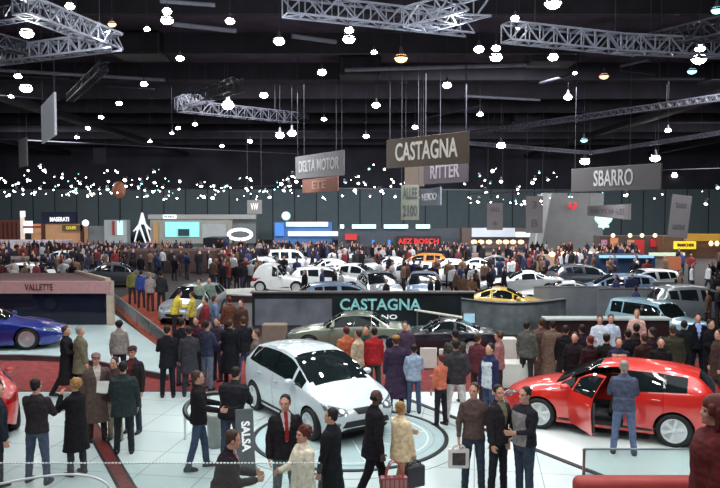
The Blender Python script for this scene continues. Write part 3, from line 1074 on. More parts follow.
# platform of the blue car
gp = mat('platform_grey', (170, 186, 188), .3, 0, .10, .8)
front = [G(px, py, .2) for px, py in ((-120, 354), (-40, 354), (20, 354), (60, 356), (100, 361), (135, 368), (168, 374))]
back = [G(176, 360, .2), G(104, 306, .2), G(-160, 306, .2)]
pl = empty('platform'); tag(pl, 'low pale grey platform with curved front edge under the blue coupe', 'platform')
MB().poly(front + back, .165, .2).build('deck', gp, pl)
MB().poly([p + V((0, .04, 0)) for p in front] + back, .0, .165).build('plinth', mat('plinth_mauve', (96, 80, 88), .6), pl)
# silver rail along the walkway
r = empty('guard_rail'); tag(r, 'low silver rail running beside the orange walkway', 'rail')
P0, P1 = G(108, 300), G(168, 352)
MB().tube([P0 + V((0, 0, .55)), P1 + V((0, 0, .55))], .035, 8).build('rail', mat('rail_steel', (150, 150, 150), .35, .7), r)
for t in (0, .2, .4, .6, .8, 1):
    p = P0.lerp(P1, t); MB().tube([p, p + V((0, 0, .54))], .03, 6).build('post', mat('rail_steel', (150, 150, 150)), r)
MB().poly([P0, P1, P1 + V((.03, .03, 0)), P0 + V((.03, .03, 0))], .06, .52).build('infill_panel', glass_mat('rail_glass', (190, 200, 200), .5), r)

# dark glazed pavilion behind the blue car
pv = empty('pavilion'); tag(pv, 'low dark glazed pavilion with dusty pink fascia behind the blue coupe', 'pavilion')
Yp = 27.2
xl, xr = A(-60, 300, Yp).x, A(112, 300, Yp).x
zt = A(60, 281, Yp).z; zf = A(60, 293, Yp).z
MB().box(((xl + xr) / 2, Yp + .05, (zf + .2) / 2), (xr - xl, .1, zf - .2)).build('glass_wall', glass_mat('pavilion_glass', (60, 62, 84), .72, .03), pv)
fs = MB().box(((xl + xr) / 2, Yp - .05, (zt + zf) / 2), (xr - xl, .24, zt - zf)).build('fascia', mat('fascia_pink_glow', (156, 116, 116), .7, emit=.12), pv)  # faint emission in the pink stands in for light on the fascia
text('lettering', 'VALLETTE', .34, mat('letter_brown', (84, 34, 38), .6), fs, (A(41, 287, Yp).x, Yp - .185, (zt + zf) / 2), (PI / 2, 0, 0), .008, .004, A(55, 287, Yp).x - A(27, 287, Yp).x)
MB().box((xr - .06, Yp, zt / 2 + .1), (.22, .24, zt - .2)).build('corner_post', mat('post_cream', (176, 160, 142), .6), pv)
bk = A(79, 273, Yp + 5)
MB().add([(xr, Yp - .1, zt), (xr, Yp - .1, zt + .12), (bk.x, Yp + 5, bk.z), (bk.x, Yp + 5, bk.z + .12), (xr - .2, Yp - .1, zt), (xr - .2, Yp - .1, zt + .12), (bk.x - .2, Yp + 5, bk.z), (bk.x - .2, Yp + 5, bk.z + .12)],
         [(0, 1, 3, 2), (4, 6, 7, 5), (1, 5, 7, 3), (0, 2, 6, 4), (0, 4, 5, 1), (2, 3, 7, 6)]).build('roof_beam', mat('post_cream', (176, 160, 142)), pv)
MB().add([(xl, Yp, zt), (xr - .1, Yp, zt), (bk.x - .1, Yp + 5, bk.z), (xl, Yp + 5, bk.z)], [(0, 1, 2, 3)]).build('roof_panel', mat('roof_dusty', (96, 66, 66), .8), pv)

# dark deck wall with teal lettering in the middle
dw = empty('stand_wall'); tag(dw, 'dark stand wall with teal lettering behind the white car', 'wall panel')
Yw = 28.2
x0, x1 = A(252, 300, Yw).x, A(474, 300, Yw).x
zt = A(360, 293, Yw).z
MB().box(((x0 + x1) / 2, Yw + .15, zt / 2), (x1 - x0, .3, zt)).build('wall_panel', mat('wall_teal_black', (26, 34, 38), .35, 0, .5, 1.2), dw)
MB().box(((A(255, 300, Yw).x + A(332, 300, Yw).x) / 2, Yw - .03, zt * .42), (A(332, 300, Yw).x - A(255, 300, Yw).x, .06, zt * .8)).build('grey_panel', mat('panel_slate', (104, 106, 116), .4, 0, .35, 1.5), dw)
MB().box(((x0 + x1) / 2, Yw + .1, zt + .03), (x1 - x0 + .1, .45, .06)).build('edge_trim', mat('trim_steel', (120, 112, 112), .4, .5), dw)
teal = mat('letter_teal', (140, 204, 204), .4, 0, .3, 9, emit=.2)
text('lettering', 'CASTAGNA', .62, teal, dw, (A(380, 304, Yw).x, Yw - .03, A(380, 305, Yw).z), (PI / 2, 0, 0), .02, .012, A(421, 305, Yw).x - A(340, 305, Yw).x)
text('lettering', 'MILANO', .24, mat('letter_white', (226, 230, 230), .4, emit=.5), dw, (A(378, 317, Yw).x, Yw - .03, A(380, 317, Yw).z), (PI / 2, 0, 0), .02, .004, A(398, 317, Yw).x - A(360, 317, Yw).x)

# curved mottled grey parapet in front of the yellow coupe
pp = empty('parapet'); tag(pp, 'bowed slate grey parapet in front of the yellow coupe', 'wall panel')
Yq = 26.2
mb = MB(); n = 14
pts = []
for i in range(n + 1):
    t = i / n
    px = 462 + (566 - 462) * t
    P = A(px, 300, Yq + 1.2 * math.sin(PI * t) * -1 + 1.2)
    pts.append(V((P.x, P.y, 0)))
ptsb = [p + V((0, .3, 0)) for p in pts][::-1]
mb.poly(pts + ptsb, 0, 1.12)
mb.build('wall_panel', mat('panel_mottle', (104, 112, 116), .5, 0, .5, 1.6), pp)
MB().poly([p - V((0, .05, 0)) for p in pts] + [p + V((0, .34, 0)) for p in pts][::-1], 1.12, 1.17).build('coping', mat('coping_dark', (48, 52, 58), .4), pp)

# pale grey partition screens on the right
for (pa, pb, Y, t0, nm) in ((534, 606, 30.5, 287, 'pale grey partition screen beside the yellow coupe'), (598, 672, 29.0, 289, 'pale grey partition screen behind the light blue off-roader'), (672, 745, 28.4, 301, 'pale grey partition screen in front of the silver estate car')):
    s = empty('partition_screen'); tag(s, nm, 'screen')
    xa, xb = A(pa, t0, Y).x, A(pb, t0, Y).x; z = A(pa, t0, Y).z
    MB().box(((xa + xb) / 2, Y, z / 2 + .03), (xb - xa, .12, z - .06)).build('panel', mat('screen_grey', (120, 124, 132), .6, 0, .12, 2), s)
    for x in (xa + .1, xb - .1): MB().box((x, Y, .03), (.3, .5, .06)).build('foot', mat('trim_steel', (120, 112, 112)), s)
    MB().box(((xa + xb) / 2, Y, z + .02), (xb - xa, .16, .04)).build('top_rail', mat('rail_steel', (150, 150, 150)), s)

# long dark counter with a glowing pale top, right
ct = empty('counter'); tag(ct, 'long dark maroon counter with pale lit top behind the crowd at right', 'counter')
Yc = 22.3
xa, xb = A(548, 320, Yc).x, A(672, 320, Yc).x; z = A(600, 321, Yc).z
MB().box(((xa + xb) / 2, Yc + .4, z / 2), (xb - xa, .45, z)).build('counter_front', mat('counter_maroon', (44, 22, 26), .45, 0, .3, 2), ct)
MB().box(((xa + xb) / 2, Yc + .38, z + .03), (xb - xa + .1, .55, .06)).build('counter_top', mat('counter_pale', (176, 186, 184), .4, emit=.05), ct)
# thin lit handrail in the centre
hr = empty('hand_rail'); tag(hr, 'thin pale slanting handrail below the teal lettering', 'rail')
p0, p1 = A(415, 310, 25.5), A(466, 318, 23.5)
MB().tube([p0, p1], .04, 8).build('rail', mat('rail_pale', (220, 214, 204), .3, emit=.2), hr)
for t in (.05, .5, .95):
    p = p0.lerp(p1, t); MB().tube([V((p.x, p.y, 0)), p], .025, 6).build('post', mat('rail_steel', (150, 150, 150)), hr)
# small pale blue monitor by the rail
mo = empty('monitor'); tag(mo, 'small pale blue screen on a post beside the slanting handrail', 'screen')
p = A(469, 318, 23)
MB().rbox(p, (.42, .07, .36), .02).build('casing', mat('casing_dark', (40, 42, 46), .5), mo)
MB().box(p - V((0, .04, 0)), (.36, .01, .30)).build('display', mat('screen_blue', (150, 190, 205), .3, emit=.5), mo)
MB().tube([V((p.x, p.y, 0)), p - V((0, 0, .17))], .035, 8).build('post', mat('rail_steel', (150, 150, 150)), mo)

# white plinths and panels
def plinth(px0, px1, py0, py1, dep, label, m=None):
    g = G((px0 + px1) / 2, py1)
    xa, xb = A(px0, py1, g.y).x, A(px1, py1, g.y).x; z = A(px0, py0, g.y).z
    s = empty('plinth'); tag(s, label, 'plinth')
    MB().rbox(((xa + xb) / 2, g.y + dep / 2, z / 2 + .02), (xb - xa, dep, z - .04), .02).build('cabinet', m or mat('plinth_white', (206, 204, 196), .5, 0, .08, 3), s)
    MB().box(((xa + xb) / 2, g.y + dep / 2, .02), (xb - xa - .04, dep - .04, .04)).build('kick', mat('kerb_black', (24, 24, 28)), s)
plinth(500, 534, 364, 390, .6, 'white display plinth beside the nose of the red car')
plinth(500, 517, 339, 372, .4, 'tall narrow white plinth behind the white display plinth')
plinth(420, 437, 348, 370, .08, 'square off-white panel left of the pair on the red carpet')
plinth(439, 449, 349, 370, .08, 'narrow off-white panel right of the pair on the red carpet')
plinth(392, 404, 349, 372, .08, 'off-white panel behind the visitor in the long purple coat')
plinth(524, 536, 354, 368, .3, 'low pale box between the dark figures left of the counter')
plinth(558, 573, 357, 372, .3, 'low pale box under the left end of the dark counter')
plinth(262, 286, 325, 352, .5, 'plain beige block behind the rear of the white car', mat('block_beige', (128, 112, 100), .7))

# turntable ring let into the tiles
cx = G(350, 437); R0 = 1.98
tt = empty('turntable', (cx.x, cx.y, .012)); tag(tt, 'round floor turntable with a black ring in front of the white car', 'turntable')
MB().lathe([(R0, 0), (R0, .010), (0, .010)], n=72).build('disc', mat('disc_grey', (176, 196, 198), .12, 0, .05, 2), tt)
def ring(r, w, z, m):
    return MB().lathe([(r - w, 0), (r - w, z), (r, z), (r, 0)], n=72, cap=False).build('ring', m, tt)
ring(R0, .085, .022, mat('kerb_black', (24, 24, 28)))
ring(R0 * .80, .03, .0125, mat('disc_line', (214, 226, 226), .3)); ring(R0 * .86, .02, .0125, mat('disc_line_dark', (120, 136, 140), .3))
ring(R0 * 1.17, .012, .006, mat('disc_line_dark', (120, 136, 140)))
for k in range(8):
    t = 2 * PI * k / 8 + .2
    d = V((math.cos(t), math.sin(t), 0)); n_ = V((-d.y, d.x, 0))
    MB().poly([d * .3 + n_ * .012, d * R0 * .8 + n_ * .012, d * R0 * .8 - n_ * .012, d * .3 - n_ * .012], .008, .0122).build('spoke_line', mat('disc_line', (214, 226, 226)), tt)

# information board and hoop barrier beside the white car
ib = empty('information_board'); tag(ib, 'leaning dark grey information board with white figures beside the burly man in black', 'sign')
g = G(247, 473)
M = Matrix.Rotation(-.18, 3, 'X')
ib.location = g; ib.rotation_euler = (0, 0, .35)
MB().rbox((0, .1, .02), (.42, .4, .04), .01).build('base', mat('board_grey', (92, 98, 102), .5), ib)
MB().rbox((0, .14, .55), (.32, .05, 1.06), .015, M).build('panel', mat('board_grey', (92, 98, 102)), ib)
t_ = text('lettering', 'SALSA', .20, mat('letter_white', (226, 230, 230)), ib, (0, 0, 0), (0, 0, 0), .006, .006, .52)
t_.matrix_local = Matrix.Translation((0, .14 - .032, .62)) @ M.to_4x4() @ Matrix.Rotation(PI / 2, 4, 'X') @ Matrix.Rotation(-PI / 2, 4, 'Z')
hb = empty('hoop_barrier'); tag(hb, 'black tubular hoop barrier between the two men beside the white car', 'barrier')
hc = G(213, 438); hc = V((hc.x, hc.y, 0))
pts = []
for k in range(40):
    t = 2 * PI * k / 40
    pts.append(hc + V((.55 * math.cos(t), .48 * math.sin(t), .62 + .17 * math.sin(t))))
MB().tube(pts, .05, 8, closed=True).build('hoop', mat('hoop_black', (22, 22, 26), .35), hb, True)
for k in (2, 12, 22, 32):
    MB().tube([V((pts[k].x, pts[k].y, .0)), pts[k]], .028, 8).build('post', mat('post_white', (220, 224, 224), .4), hb)
bn = MB(); g = G(216, 447)
bn.lathe([(.14, 0), (.16, .02), (.17, .62), (.15, .66), (.13, .66), (.12, .10), (0, .08)], g, 20)
tag(bn.build('waste_bin', mat('bin_grey', (150, 154, 150), .5), None, True), 'pale grey cylindrical bin standing between the two men by the hoop barrier', 'bin')

# lower gallery with its glass balustrade in the near foreground
structure('floor_4', MB().box((0, 3.2, 1.25), (24, 9.2, .2)), mat('gallery_floor', (120, 112, 108), .6))
bal = empty('glass_balustrade'); tag(bal, 'clear glass balustrade with dotted top edge along the bottom left', 'balustrade')
Yg = 7.3
xa, xb = A(-90, 463, Yg).x, A(322, 463, Yg).x; zt = A(100, 463, Yg).z
pg = glass_mat('clear_glass', (244, 248, 248), .97)
MB().box(((xa + xb) / 2, Yg, (1.36 + zt) / 2), (xb - xa, .012, zt - 1.36)).build('pane', pg, bal)
dots = MB()
k = 0
x = xa
while x < xb:
    dots.box((x, Yg, zt), (.022, .016, .012)); x += .036
d = dots.build('edge_dots', mat('edge_white', (226, 232, 232), .5), bal); d['kind'] = 'stuff'
MB().box(((xa + xb) / 2, Yg, 1.38), (xb - xa, .08, .06)).build('base_channel', mat('rail_steel', (150, 150, 150)), bal)
bal = empty('glass_balustrade'); tag(bal, 'clear glass balustrade panel rising above the red bench back at bottom right', 'balustrade')
Yb = 7.0
xa, xb = A(584, 450, Yb).x, A(760, 447, Yb).x; zt = A(600, 449, Yb).z
MB().box(((xa + xb) / 2, Yb, (1.36 + zt) / 2), (xb - xa, .012, zt - 1.36)).build('pane', glass_mat('frost_glass', (226, 236, 236), .9), bal)
MB().box((xa, Yb, (1.36 + zt) / 2), (.02, .03, zt - 1.36)).build('edge_post', mat('rail_steel', (150, 150, 150)), bal)
MB().box(((xa + xb) / 2, Yb, zt), (xb - xa, .016, .016)).build('top_edge', mat('edge_blue', (150, 170, 180), .4), bal)
bn = empty('bench'); tag(bn, 'red padded bench back just inside the frame at bottom right', 'bench')
xa, xb = A(574, 480, 6.75).x, A(700, 480, 6.75).x; zt = A(620, 477, 6.75).z
redm = mat('bench_red', (186, 66, 62), .55, 0, .1, 5)
MB().rbox(((xa + xb) / 2, 6.75, (zt + 1.36) / 2), (xb - xa, .22, zt - 1.36), .07, seg=4).build('backrest', redm, bn, True)
MB().rbox(((xa + xb) / 2, 6.45, 1.62), (xb - xa, .5, .16), .05, seg=3).build('seat', redm, bn, True)
for x in (xa + .15, xb - .15): MB().box((x, 6.45, 1.45), (.06, .4, .2)).build('leg', mat('trim_steel', (120, 112, 112)), bn)
wr = MB()  # curved reflection in the glass, built as a solid white tube
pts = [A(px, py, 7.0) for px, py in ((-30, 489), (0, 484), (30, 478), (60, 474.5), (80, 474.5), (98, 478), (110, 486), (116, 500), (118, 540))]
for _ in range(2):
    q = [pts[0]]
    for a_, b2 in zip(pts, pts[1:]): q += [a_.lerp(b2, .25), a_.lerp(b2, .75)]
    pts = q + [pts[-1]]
tag(wr.tube(pts, .012, 8).build('reflection_arc', mat('edge_white', (226, 232, 232)), None, True), 'thin white arc shaped as a reflection in the glass at the bottom left corner', 'rail')

# ------------------------------------------------------------------ ceiling gear
alu = mat('truss_alu', (112, 114, 128), .5, .1, .15, 3)
alud = mat('truss_dark', (46, 46, 58), .5, .2, .2, 3)
def truss(p0, p1, w, h, label, m=alu, r=.045, seg=None):
    p0, p1 = V(p0), V(p1)
    d = (p1 - p0); Ln = d.length; d.normalize()
    sx = d.cross(V((0, 0, 1))).normalized() * w / 2; sz = V((0, 0, h / 2))
    n = seg or max(3, int(Ln / (h * .9)))
    t = empty('truss'); tag(t, label, 'truss')
    cs = [sx + sz, -sx + sz, -sx - sz, sx - sz]
    for c in cs:
        MB().bar(p0 + c, p1 + c, r).build('chord', m, t)
    b = MB()
    for i in range(n):
        a, e = p0 + d * Ln * i / n, p0 + d * Ln * (i + 1) / n
        for k in range(4):
            c0, c1 = cs[k], cs[(k + 1) % 4]
            if i % 2: c0, c1 = c1, c0
            b.bar(a + c0, e + c1, r * .7)
            b.bar(a + cs[k], a + cs[(k + 1) % 4], r * .6)
    lo = b.build('lattice', m, t); lo['kind'] = 'stuff'
    for f in (.2, .8):
        q = p0 + d * Ln * f
        MB().bar(q + sz, V((q.x, q.y, CEIL - .08)), .015).build('suspension_cable', alud, t)
    return t
def onz(px, py, z):
    return G(px, py, z)
truss(onz(20, 4, 10.2), onz(116, 42, 10.2), .5, .5, 'silver truss slanting down from the top edge at upper left')
truss(onz(-60, 64, 10.0), onz(116, 41, 10.0), .5, .5, 'silver truss rising to meet the slanting one at upper left')
truss(onz(-40, 22, 10.4), onz(44, 8, 10.4), .4, .4, 'short silver truss at the top left corner', alud)
truss(onz(-30, 34, 10.1), onz(30, 50, 10.1), .4, .4, 'short silver truss crossing between the two at upper left', alud)
truss(onz(285, 5, 11), onz(470, 26, 11), .6, .6, 'lattice truss along the top edge in the middle')
truss(onz(415, 20, 10.6), onz(480, 2, 10.6), 1.0, .6, 'broad tangled truss at the top edge right of centre', alu)
truss(onz(506, 32, 10.6), onz(640, 46, 10.6), .6, .6, 'silver lattice truss at upper right')
truss(onz(622, 44, 10.6), onz(760, 50, 10.6), .6, .6, 'silver truss continuing to the right edge')
truss(onz(640, 46, 11.0), onz(760, 18, 11.0), .7, .6, 'dim truss running up to the top right corner', alud)
truss(onz(180, 106, 11), onz(296, 118, 11), .7, .7, 'dim lattice truss below the big round lamp left of centre', alud)
truss(onz(180, 104, 11.4), onz(238, 84, 11.4), .7, .7, 'short dim truss branching back left of centre', alud)
truss(onz(440, 138, 11), onz(760, 92, 11), .35, .35, 'long thin truss rising to the right edge', alud, .05)
truss(onz(466, 143, 10.4), onz(590, 153, 10.4), .3, .3, 'thin truss with lamps above the right hanging sign', alu, .04)
truss(onz(590, 153, 10.4), onz(740, 130, 10.4), .3, .3, 'thin truss bending back to the right edge', alu, .04)
truss(onz(70, 98, 10.6), onz(104, 66, 10.6), .35, .35, 'small dim truss behind the white hanging panel', alud, .04)
for i, (x0, y0, x1, y1, z, r, lab) in enumerate([
    (-20, 69, 165, 80, 12.5, .10, 'brownish pipe across the upper left below the trusses'), (-20, 74, 70, 79, 12.4, .06, 'thin brownish pipe just under the wider one at upper left'),
    (-20, 94, 60, 100, 12.2, .05, 'thin grey pipe at left beside the white panel'), (-20, 138, 300, 154, 11.5, .07, 'long thin cable tray behind the white hanging panel'),
    (160, 1, 215, 5, 12.2, .08, 'bright tube at the top edge left of centre'), (172, 24, 236, 31, 12.2, .10, 'bright tube beside the paired lamps'), (292, 36, 336, 42, 12.2, .10, 'bright tube right of the round lamp at top centre'),
    (345, 70, 560, 64, 13, .12, 'dull duct across the upper middle'), (425, 118, 480, 106, 12.4, .09, 'dim tube above the brown hanging sign'), (540, 83, 575, 74, 12.4, .08, 'short dim tube under the upper right truss'),
    (621, 66, 650, 59, 11.4, .07, 'upper of two short tubes under the right truss'), (621, 70, 655, 74, 11.4, .07, 'lower of two short tubes under the right truss'), (105, 86, 155, 89, 12.6, .06, 'short grey tube right of the white panel'),
    (130, 190, 330, 184, 9.5, .05, 'thin light bar among the far lamps at left'), (316, 188, 480, 190, 8.6, .07, 'pale light bar behind the hanging signs'), (466, 194, 580, 190, 8.6, .05, 'thin pale bar above the grey tower wall'), (600, 172, 740, 168, 11.2, .06, 'dim bar behind the right hanging sign'),
    (465, 96, 540, 100, 13, .10, 'dull brown pipe right of centre in the ceiling')]):
    a, b_ = (onz(x0, y0, z), onz(x1, y1, z)) if y0 < 160 else (A(x0, y0, 66), A(x1, y1, 66))
    o = MB().tube([a, b_], r, 8).build('overhead_pipe', alu if r > .09 or i in (4, 14) else alud); tag(o, lab, 'pipe')
# beams and ducts under the roof
for i in range(10):
    y = 24 + i * 8
    structure('beam', MB().box((0, y, CEIL - .55), (2 * HALLX, .35, 1.1)), mat('beam_dark', (30, 26, 36), .85, 0, .5, .8))
ductm = mat('duct_dark', (22, 21, 29), .6, .2, .4, .7)
for i, x in enumerate((-42, -25, 24, 42)):
    o = MB().rbox((x, 62, CEIL - 1.5 - (i % 3) * .25), (.9, 84, .6), .12).build('air_duct', ductm)
    tag(o, f'long dark air duct under the roof, {ordinal(i)} from the left of its four', 'duct', None)
for i, (x, y) in enumerate([(-24, 44), (-12, 40), (0, 46), (11, 42), (24, 48), (-34, 60), (34, 62), (-6, 66), (16, 70)]):
    d = empty('roof_hatch'); d.location = (x, y, 0)
    tag(d, f'dark roof fan housing, {ordinal(i)} of those seen between the beams', 'vent')
    MB().rbox((0, 0, CEIL - .7), (2.6, 2.2, 1.2), .1).build('housing', ductm, d)
    MB().box((0, -1.12, CEIL - .7), (2.0, .04, .8)).build('grille', mat('beam_dark', (30, 26, 36)), d)

# ------------------------------------------------------------------ lamps
glow = mat('lamp_white', (255, 252, 244), .4, 0, 0, 1, emit=14)
glowbig = mat('lamp_white_big', (255, 252, 244), .4, 0, 0, 1, emit=70, sampled=True)
gloww = mat('lamp_warm', (255, 196, 120), .4, 0, 0, 1, emit=5)
glowt = mat('lamp_teal', (160, 235, 240), .4, 0, 0, 1, emit=3.5)
glowr = mat('lamp_red', (255, 150, 110), .4, 0, 0, 1, emit=5)
shade_m = mat('lamp_shade', (88, 88, 96), .4, .6, .15, 4)
def pend_mesh():
    s = MB().lathe([(.04, .55), (.07, .50), (.10, .30), (.24, .14), (.34, .02), (.36, -.02), (.34, -.02), (.22, .10), (.08, .26), (0, .28)], n=20).mesh('shade')
    g = MB().ell((0, 0, .0), (.31, .31, .22), None, 16, 10).mesh('globe')
    c = MB().tube([(0, 0, .5), (0, 0, 2.6)], .012, 5).mesh('cable')
    return s, g, c
PM = {}
def pendant(px, py, w, label, gm=glow, z=11.0, squash=1.):
    p = G(px, py, z)
    D = p.y
    s = w * D / 720 / .64
    t = empty('pendant_lamp', p); tag(t, label, 'lamp')
    t.scale = (s, s, s)
    if not PM:
        PM['m'] = pend_mesh()
    for nm, me, m in zip(('shade', 'globe', 'cable'), PM['m'], (shade_m, None, alud)):
        me2 = me
        if nm == 'globe':
            key = ('globe', gm.name)
            if key not in PM: PM[key] = me.copy(); PM[key].materials.clear(); PM[key].materials.append(gm); PM[key].polygons.foreach_set('use_smooth', [True] * len(me.polygons))
            me2 = PM[key]
        elif not me.materials:
            me.materials.append(m); me.polygons.foreach_set('use_smooth', [True] * len(me.polygons))
        o = link(nm, me2, None, t)
        if nm == 'cable': o.scale = (1, 1, max(.2, (CEIL - z - .5 * s) / (2.1 * s))); o.location = (0, 0, .5 - .5 * o.scale[2])
    return t
LAMPS = [(27, 33, 13, 0), (26, 88, 12, 0), (70, 6, 9, 0), (167, 20, 12, 0), (167, 11, 9, 0), (230, 21, 9, 0), (180, 58, 8, 0), (144, 84, 7, 0), (119, 103, 6, 0), (101, 117, 5, 0), (88, 128, 5, 0), (77, 137, 4.5, 0),
         (18, 76, 7, 0), (11, 96, 5, 0), (279, 41, 11, 0), (349, 39, 12, 0), (349, 30, 9, 0), (228, 105, 12, 0), (374, 52, 6, 0), (322, 72, 9, 0), (264, 95, 8, 0), (401, 58, 13, 1), (112, 24, 8, 1), (447, 85, 9, 0), (376, 105, 8, 0),
         (415, 127, 6, 0), (366, 136, 6, 0), (324, 119, 5, 0), (479, 49, 10, 0), (496, 57, 12, 0), (496, 48, 9, 0), (515, 18, 8, 0), (519, 27, 6, 0), (553, 3, 16, 0), (553, 57, 10, 0), (568, 97, 8, 0), (604, 76, 9, 3), (575, 73, 4, 0), (480, 114, 6, 0),
         (501, 145, 9, 0), (585, 161, 10, 0), (655, 158, 10, 0), (673, 175, 10, 0), (584, 140, 7, 2), (668, 130, 6, 0), (699, 59, 14, 0), (700, 48, 10, 0), (692, 71, 9, 2), (717, 10, 11, 2), (280, 135, 9, 0), (292, 133, 9, 0), (195, 124, 5, 0), (178, 128, 4.5, 0), (172, 133, 4, 0), (147, 29, 6, 0), (250, 141, 5, 0), (222, 146, 4, 0), (150, 141, 4, 0)]
# rows of lamps are counted from the top of the hall; within a row from the left
rows_ = [(-99, 14, 'highest row'), (14, 34, 'second highest row'), (34, 62, 'third highest row'), (62, 92, 'middle row'), (92, 122, 'third lowest row'), (122, 142, 'second lowest row'), (142, 999, 'lowest row')]
for lo, hi, nm in rows_:
    for i, (px, py, w, k) in enumerate(sorted(l for l in LAMPS if lo <= l[1] < hi)):
        word = {0: 'round white', 1: 'warm amber', 2: 'cool teal', 3: 'reddish'}[k]
        pendant(px, py, w, f'{word} ceiling lamp, {ordinal(i)} from the left in the {nm} of big lamps', (glowbig, gloww, glowt, glowr)[k], 11.0 if py < 130 else 9.6)
# small spots in the far clusters
sp = MB().lathe([(.0, .42), (.10, .42), (.13, .34), (.17, -.02), (.15, -.02), (.0, .04)], n=10)
sp.ell((0, 0, -.02), (.15, .15, .10), None, 10, 6, 1)
spm = sp.mesh('spot')
spm.materials.append(shade_m); spm.materials.append(glow)
spm.polygons.foreach_set('use_smooth', [True] * len(spm.polygons))
spm2 = spm.copy(); spm2.materials[1] = glowt
def spot(P, s, lab, grp, teal=False):
    o = link('spotlight', spm2 if teal else spm, None); o.location = P; o.scale = (s, s, s)
    o.rotation_euler = (RND.uniform(-1.3, -.2), RND.uniform(-.5, .5), 0)
    tag(o, lab, 'spotlight', grp)
Z = [((0, 75), (164, 197), 50, 'over the stands at far left'), ((75, 160), (168, 197), 66, 'above the white sculpture and pale stand at left'), ((160, 300), (176, 200), 70, 'above the long pale stand left of centre'),
     ((292, 420), (162, 200), 44, 'between the two pairs of hanging signs'), ((462, 560), (166, 205), 40, 'above the narrow banners right of centre'), ((560, 720), (180, 206), 20, 'behind the right hanging sign')]
for (xa, xb), (ya, yb), n, where in Z:
    for i in range(n):
        px = RND.uniform(xa, xb)
        t = RND.random()
        py = (ya + (yb - ya) * (t ** .42)) if i % 3 else ya + (yb - ya) * (.35 + .3 * math.sin((px - xa) * .13))
        Y = RND.uniform(55, 88)
        spot(A(px, py, Y), RND.choice([.3, .4, .45, .5, .65, .8, 1.15]) * Y / 70, 'small bright spotlight in the far cluster ' + where, 'spotlights ' + where, RND.random() < .15)
# ------------------------------------------------------------------ hanging signs
def sign(l, r, Yl, label, m, lines, lm, name='hanging_sign', th=.10, wires=True, slant=0):
    """l and r: (px, top, bottom) of the two upright edges"""
    (xl, tl, bl), (xr, tr, br) = l, r
    h = (bl - tl) / 720 * Yl
    Yr = Yl * (209 - tl) / (209 - tr)
    h = (h + (br - tr) / 720 * Yr) / 2
    P, Q = A(xl, tl, Yl), A(xr, tr, Yr)
    zt = (P.z + Q.z) / 2
    c = V(((P.x + Q.x) / 2, (P.y + Q.y) / 2, zt - h / 2))
    dx = V((Q.x - P.x, Q.y - P.y, 0)); w = dx.length
    t = empty(name, c, math.atan2(dx.y, dx.x)); tag(t, label, 'sign')
    MB().rbox((0, 0, 0), (w, th, h), .02).build('panel', m, t)
    n = len(lines)
    for i, (body, wf, hf) in enumerate(lines):
        if not body: continue
        z = h * (.5 - (i + .5) / n)
        text('lettering', body, h / n * hf * 1.38, lm, t, (0, -th / 2 - .012, z), (PI / 2, 0, 0), .012, .012 * h, w * wf)
    if wires:
        for s in (-1, 1): MB().bar((s * w * .46, 0, h / 2), (s * w * .46, 0, max(h / 2 + .3, CEIL - c.z)), .018).build('suspension_cable', alud, t)
    return t, w, h
brown = mat('sign_brown', (92, 80, 70), .7, 0, .08, .6, emit=.08)  # sign panels carry faint emission in place of light falling on them
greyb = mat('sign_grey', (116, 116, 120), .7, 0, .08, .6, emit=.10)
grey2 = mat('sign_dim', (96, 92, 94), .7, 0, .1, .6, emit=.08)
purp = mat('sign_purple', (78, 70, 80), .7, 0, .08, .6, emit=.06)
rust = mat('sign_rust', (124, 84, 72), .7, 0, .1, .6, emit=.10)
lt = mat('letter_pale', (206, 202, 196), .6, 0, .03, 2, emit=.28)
dk = mat('letter_dark', (54, 54, 58), .7)
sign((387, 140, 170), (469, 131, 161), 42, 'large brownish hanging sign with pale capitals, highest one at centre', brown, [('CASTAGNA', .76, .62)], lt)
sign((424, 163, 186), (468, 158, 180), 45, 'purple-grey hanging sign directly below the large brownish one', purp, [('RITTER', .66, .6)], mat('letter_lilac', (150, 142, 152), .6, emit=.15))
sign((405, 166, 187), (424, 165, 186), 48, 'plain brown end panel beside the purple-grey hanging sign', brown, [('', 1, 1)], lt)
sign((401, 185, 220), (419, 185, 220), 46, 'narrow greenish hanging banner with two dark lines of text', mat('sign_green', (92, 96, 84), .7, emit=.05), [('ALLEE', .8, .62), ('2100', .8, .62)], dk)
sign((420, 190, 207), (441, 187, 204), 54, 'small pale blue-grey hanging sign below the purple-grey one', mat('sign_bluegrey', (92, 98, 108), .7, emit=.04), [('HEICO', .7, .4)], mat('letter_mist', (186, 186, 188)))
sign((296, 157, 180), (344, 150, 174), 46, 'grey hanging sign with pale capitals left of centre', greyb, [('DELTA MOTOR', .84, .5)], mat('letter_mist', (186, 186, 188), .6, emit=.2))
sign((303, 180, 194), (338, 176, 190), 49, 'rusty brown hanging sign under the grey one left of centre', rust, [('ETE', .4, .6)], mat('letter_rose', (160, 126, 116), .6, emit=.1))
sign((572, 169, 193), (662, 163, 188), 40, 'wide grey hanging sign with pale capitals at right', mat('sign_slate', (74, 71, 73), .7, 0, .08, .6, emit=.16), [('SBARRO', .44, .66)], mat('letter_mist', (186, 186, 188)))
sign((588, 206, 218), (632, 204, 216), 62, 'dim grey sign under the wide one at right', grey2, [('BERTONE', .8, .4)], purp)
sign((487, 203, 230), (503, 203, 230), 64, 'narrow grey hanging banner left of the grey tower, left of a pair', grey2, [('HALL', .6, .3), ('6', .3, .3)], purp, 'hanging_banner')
sign((526, 196, 233), (543, 196, 233), 64, 'narrow grey hanging banner beside the grey tower, right of a pair', grey2, [('3', .3, .4), ('B', .4, .4)], purp, 'hanging_banner')
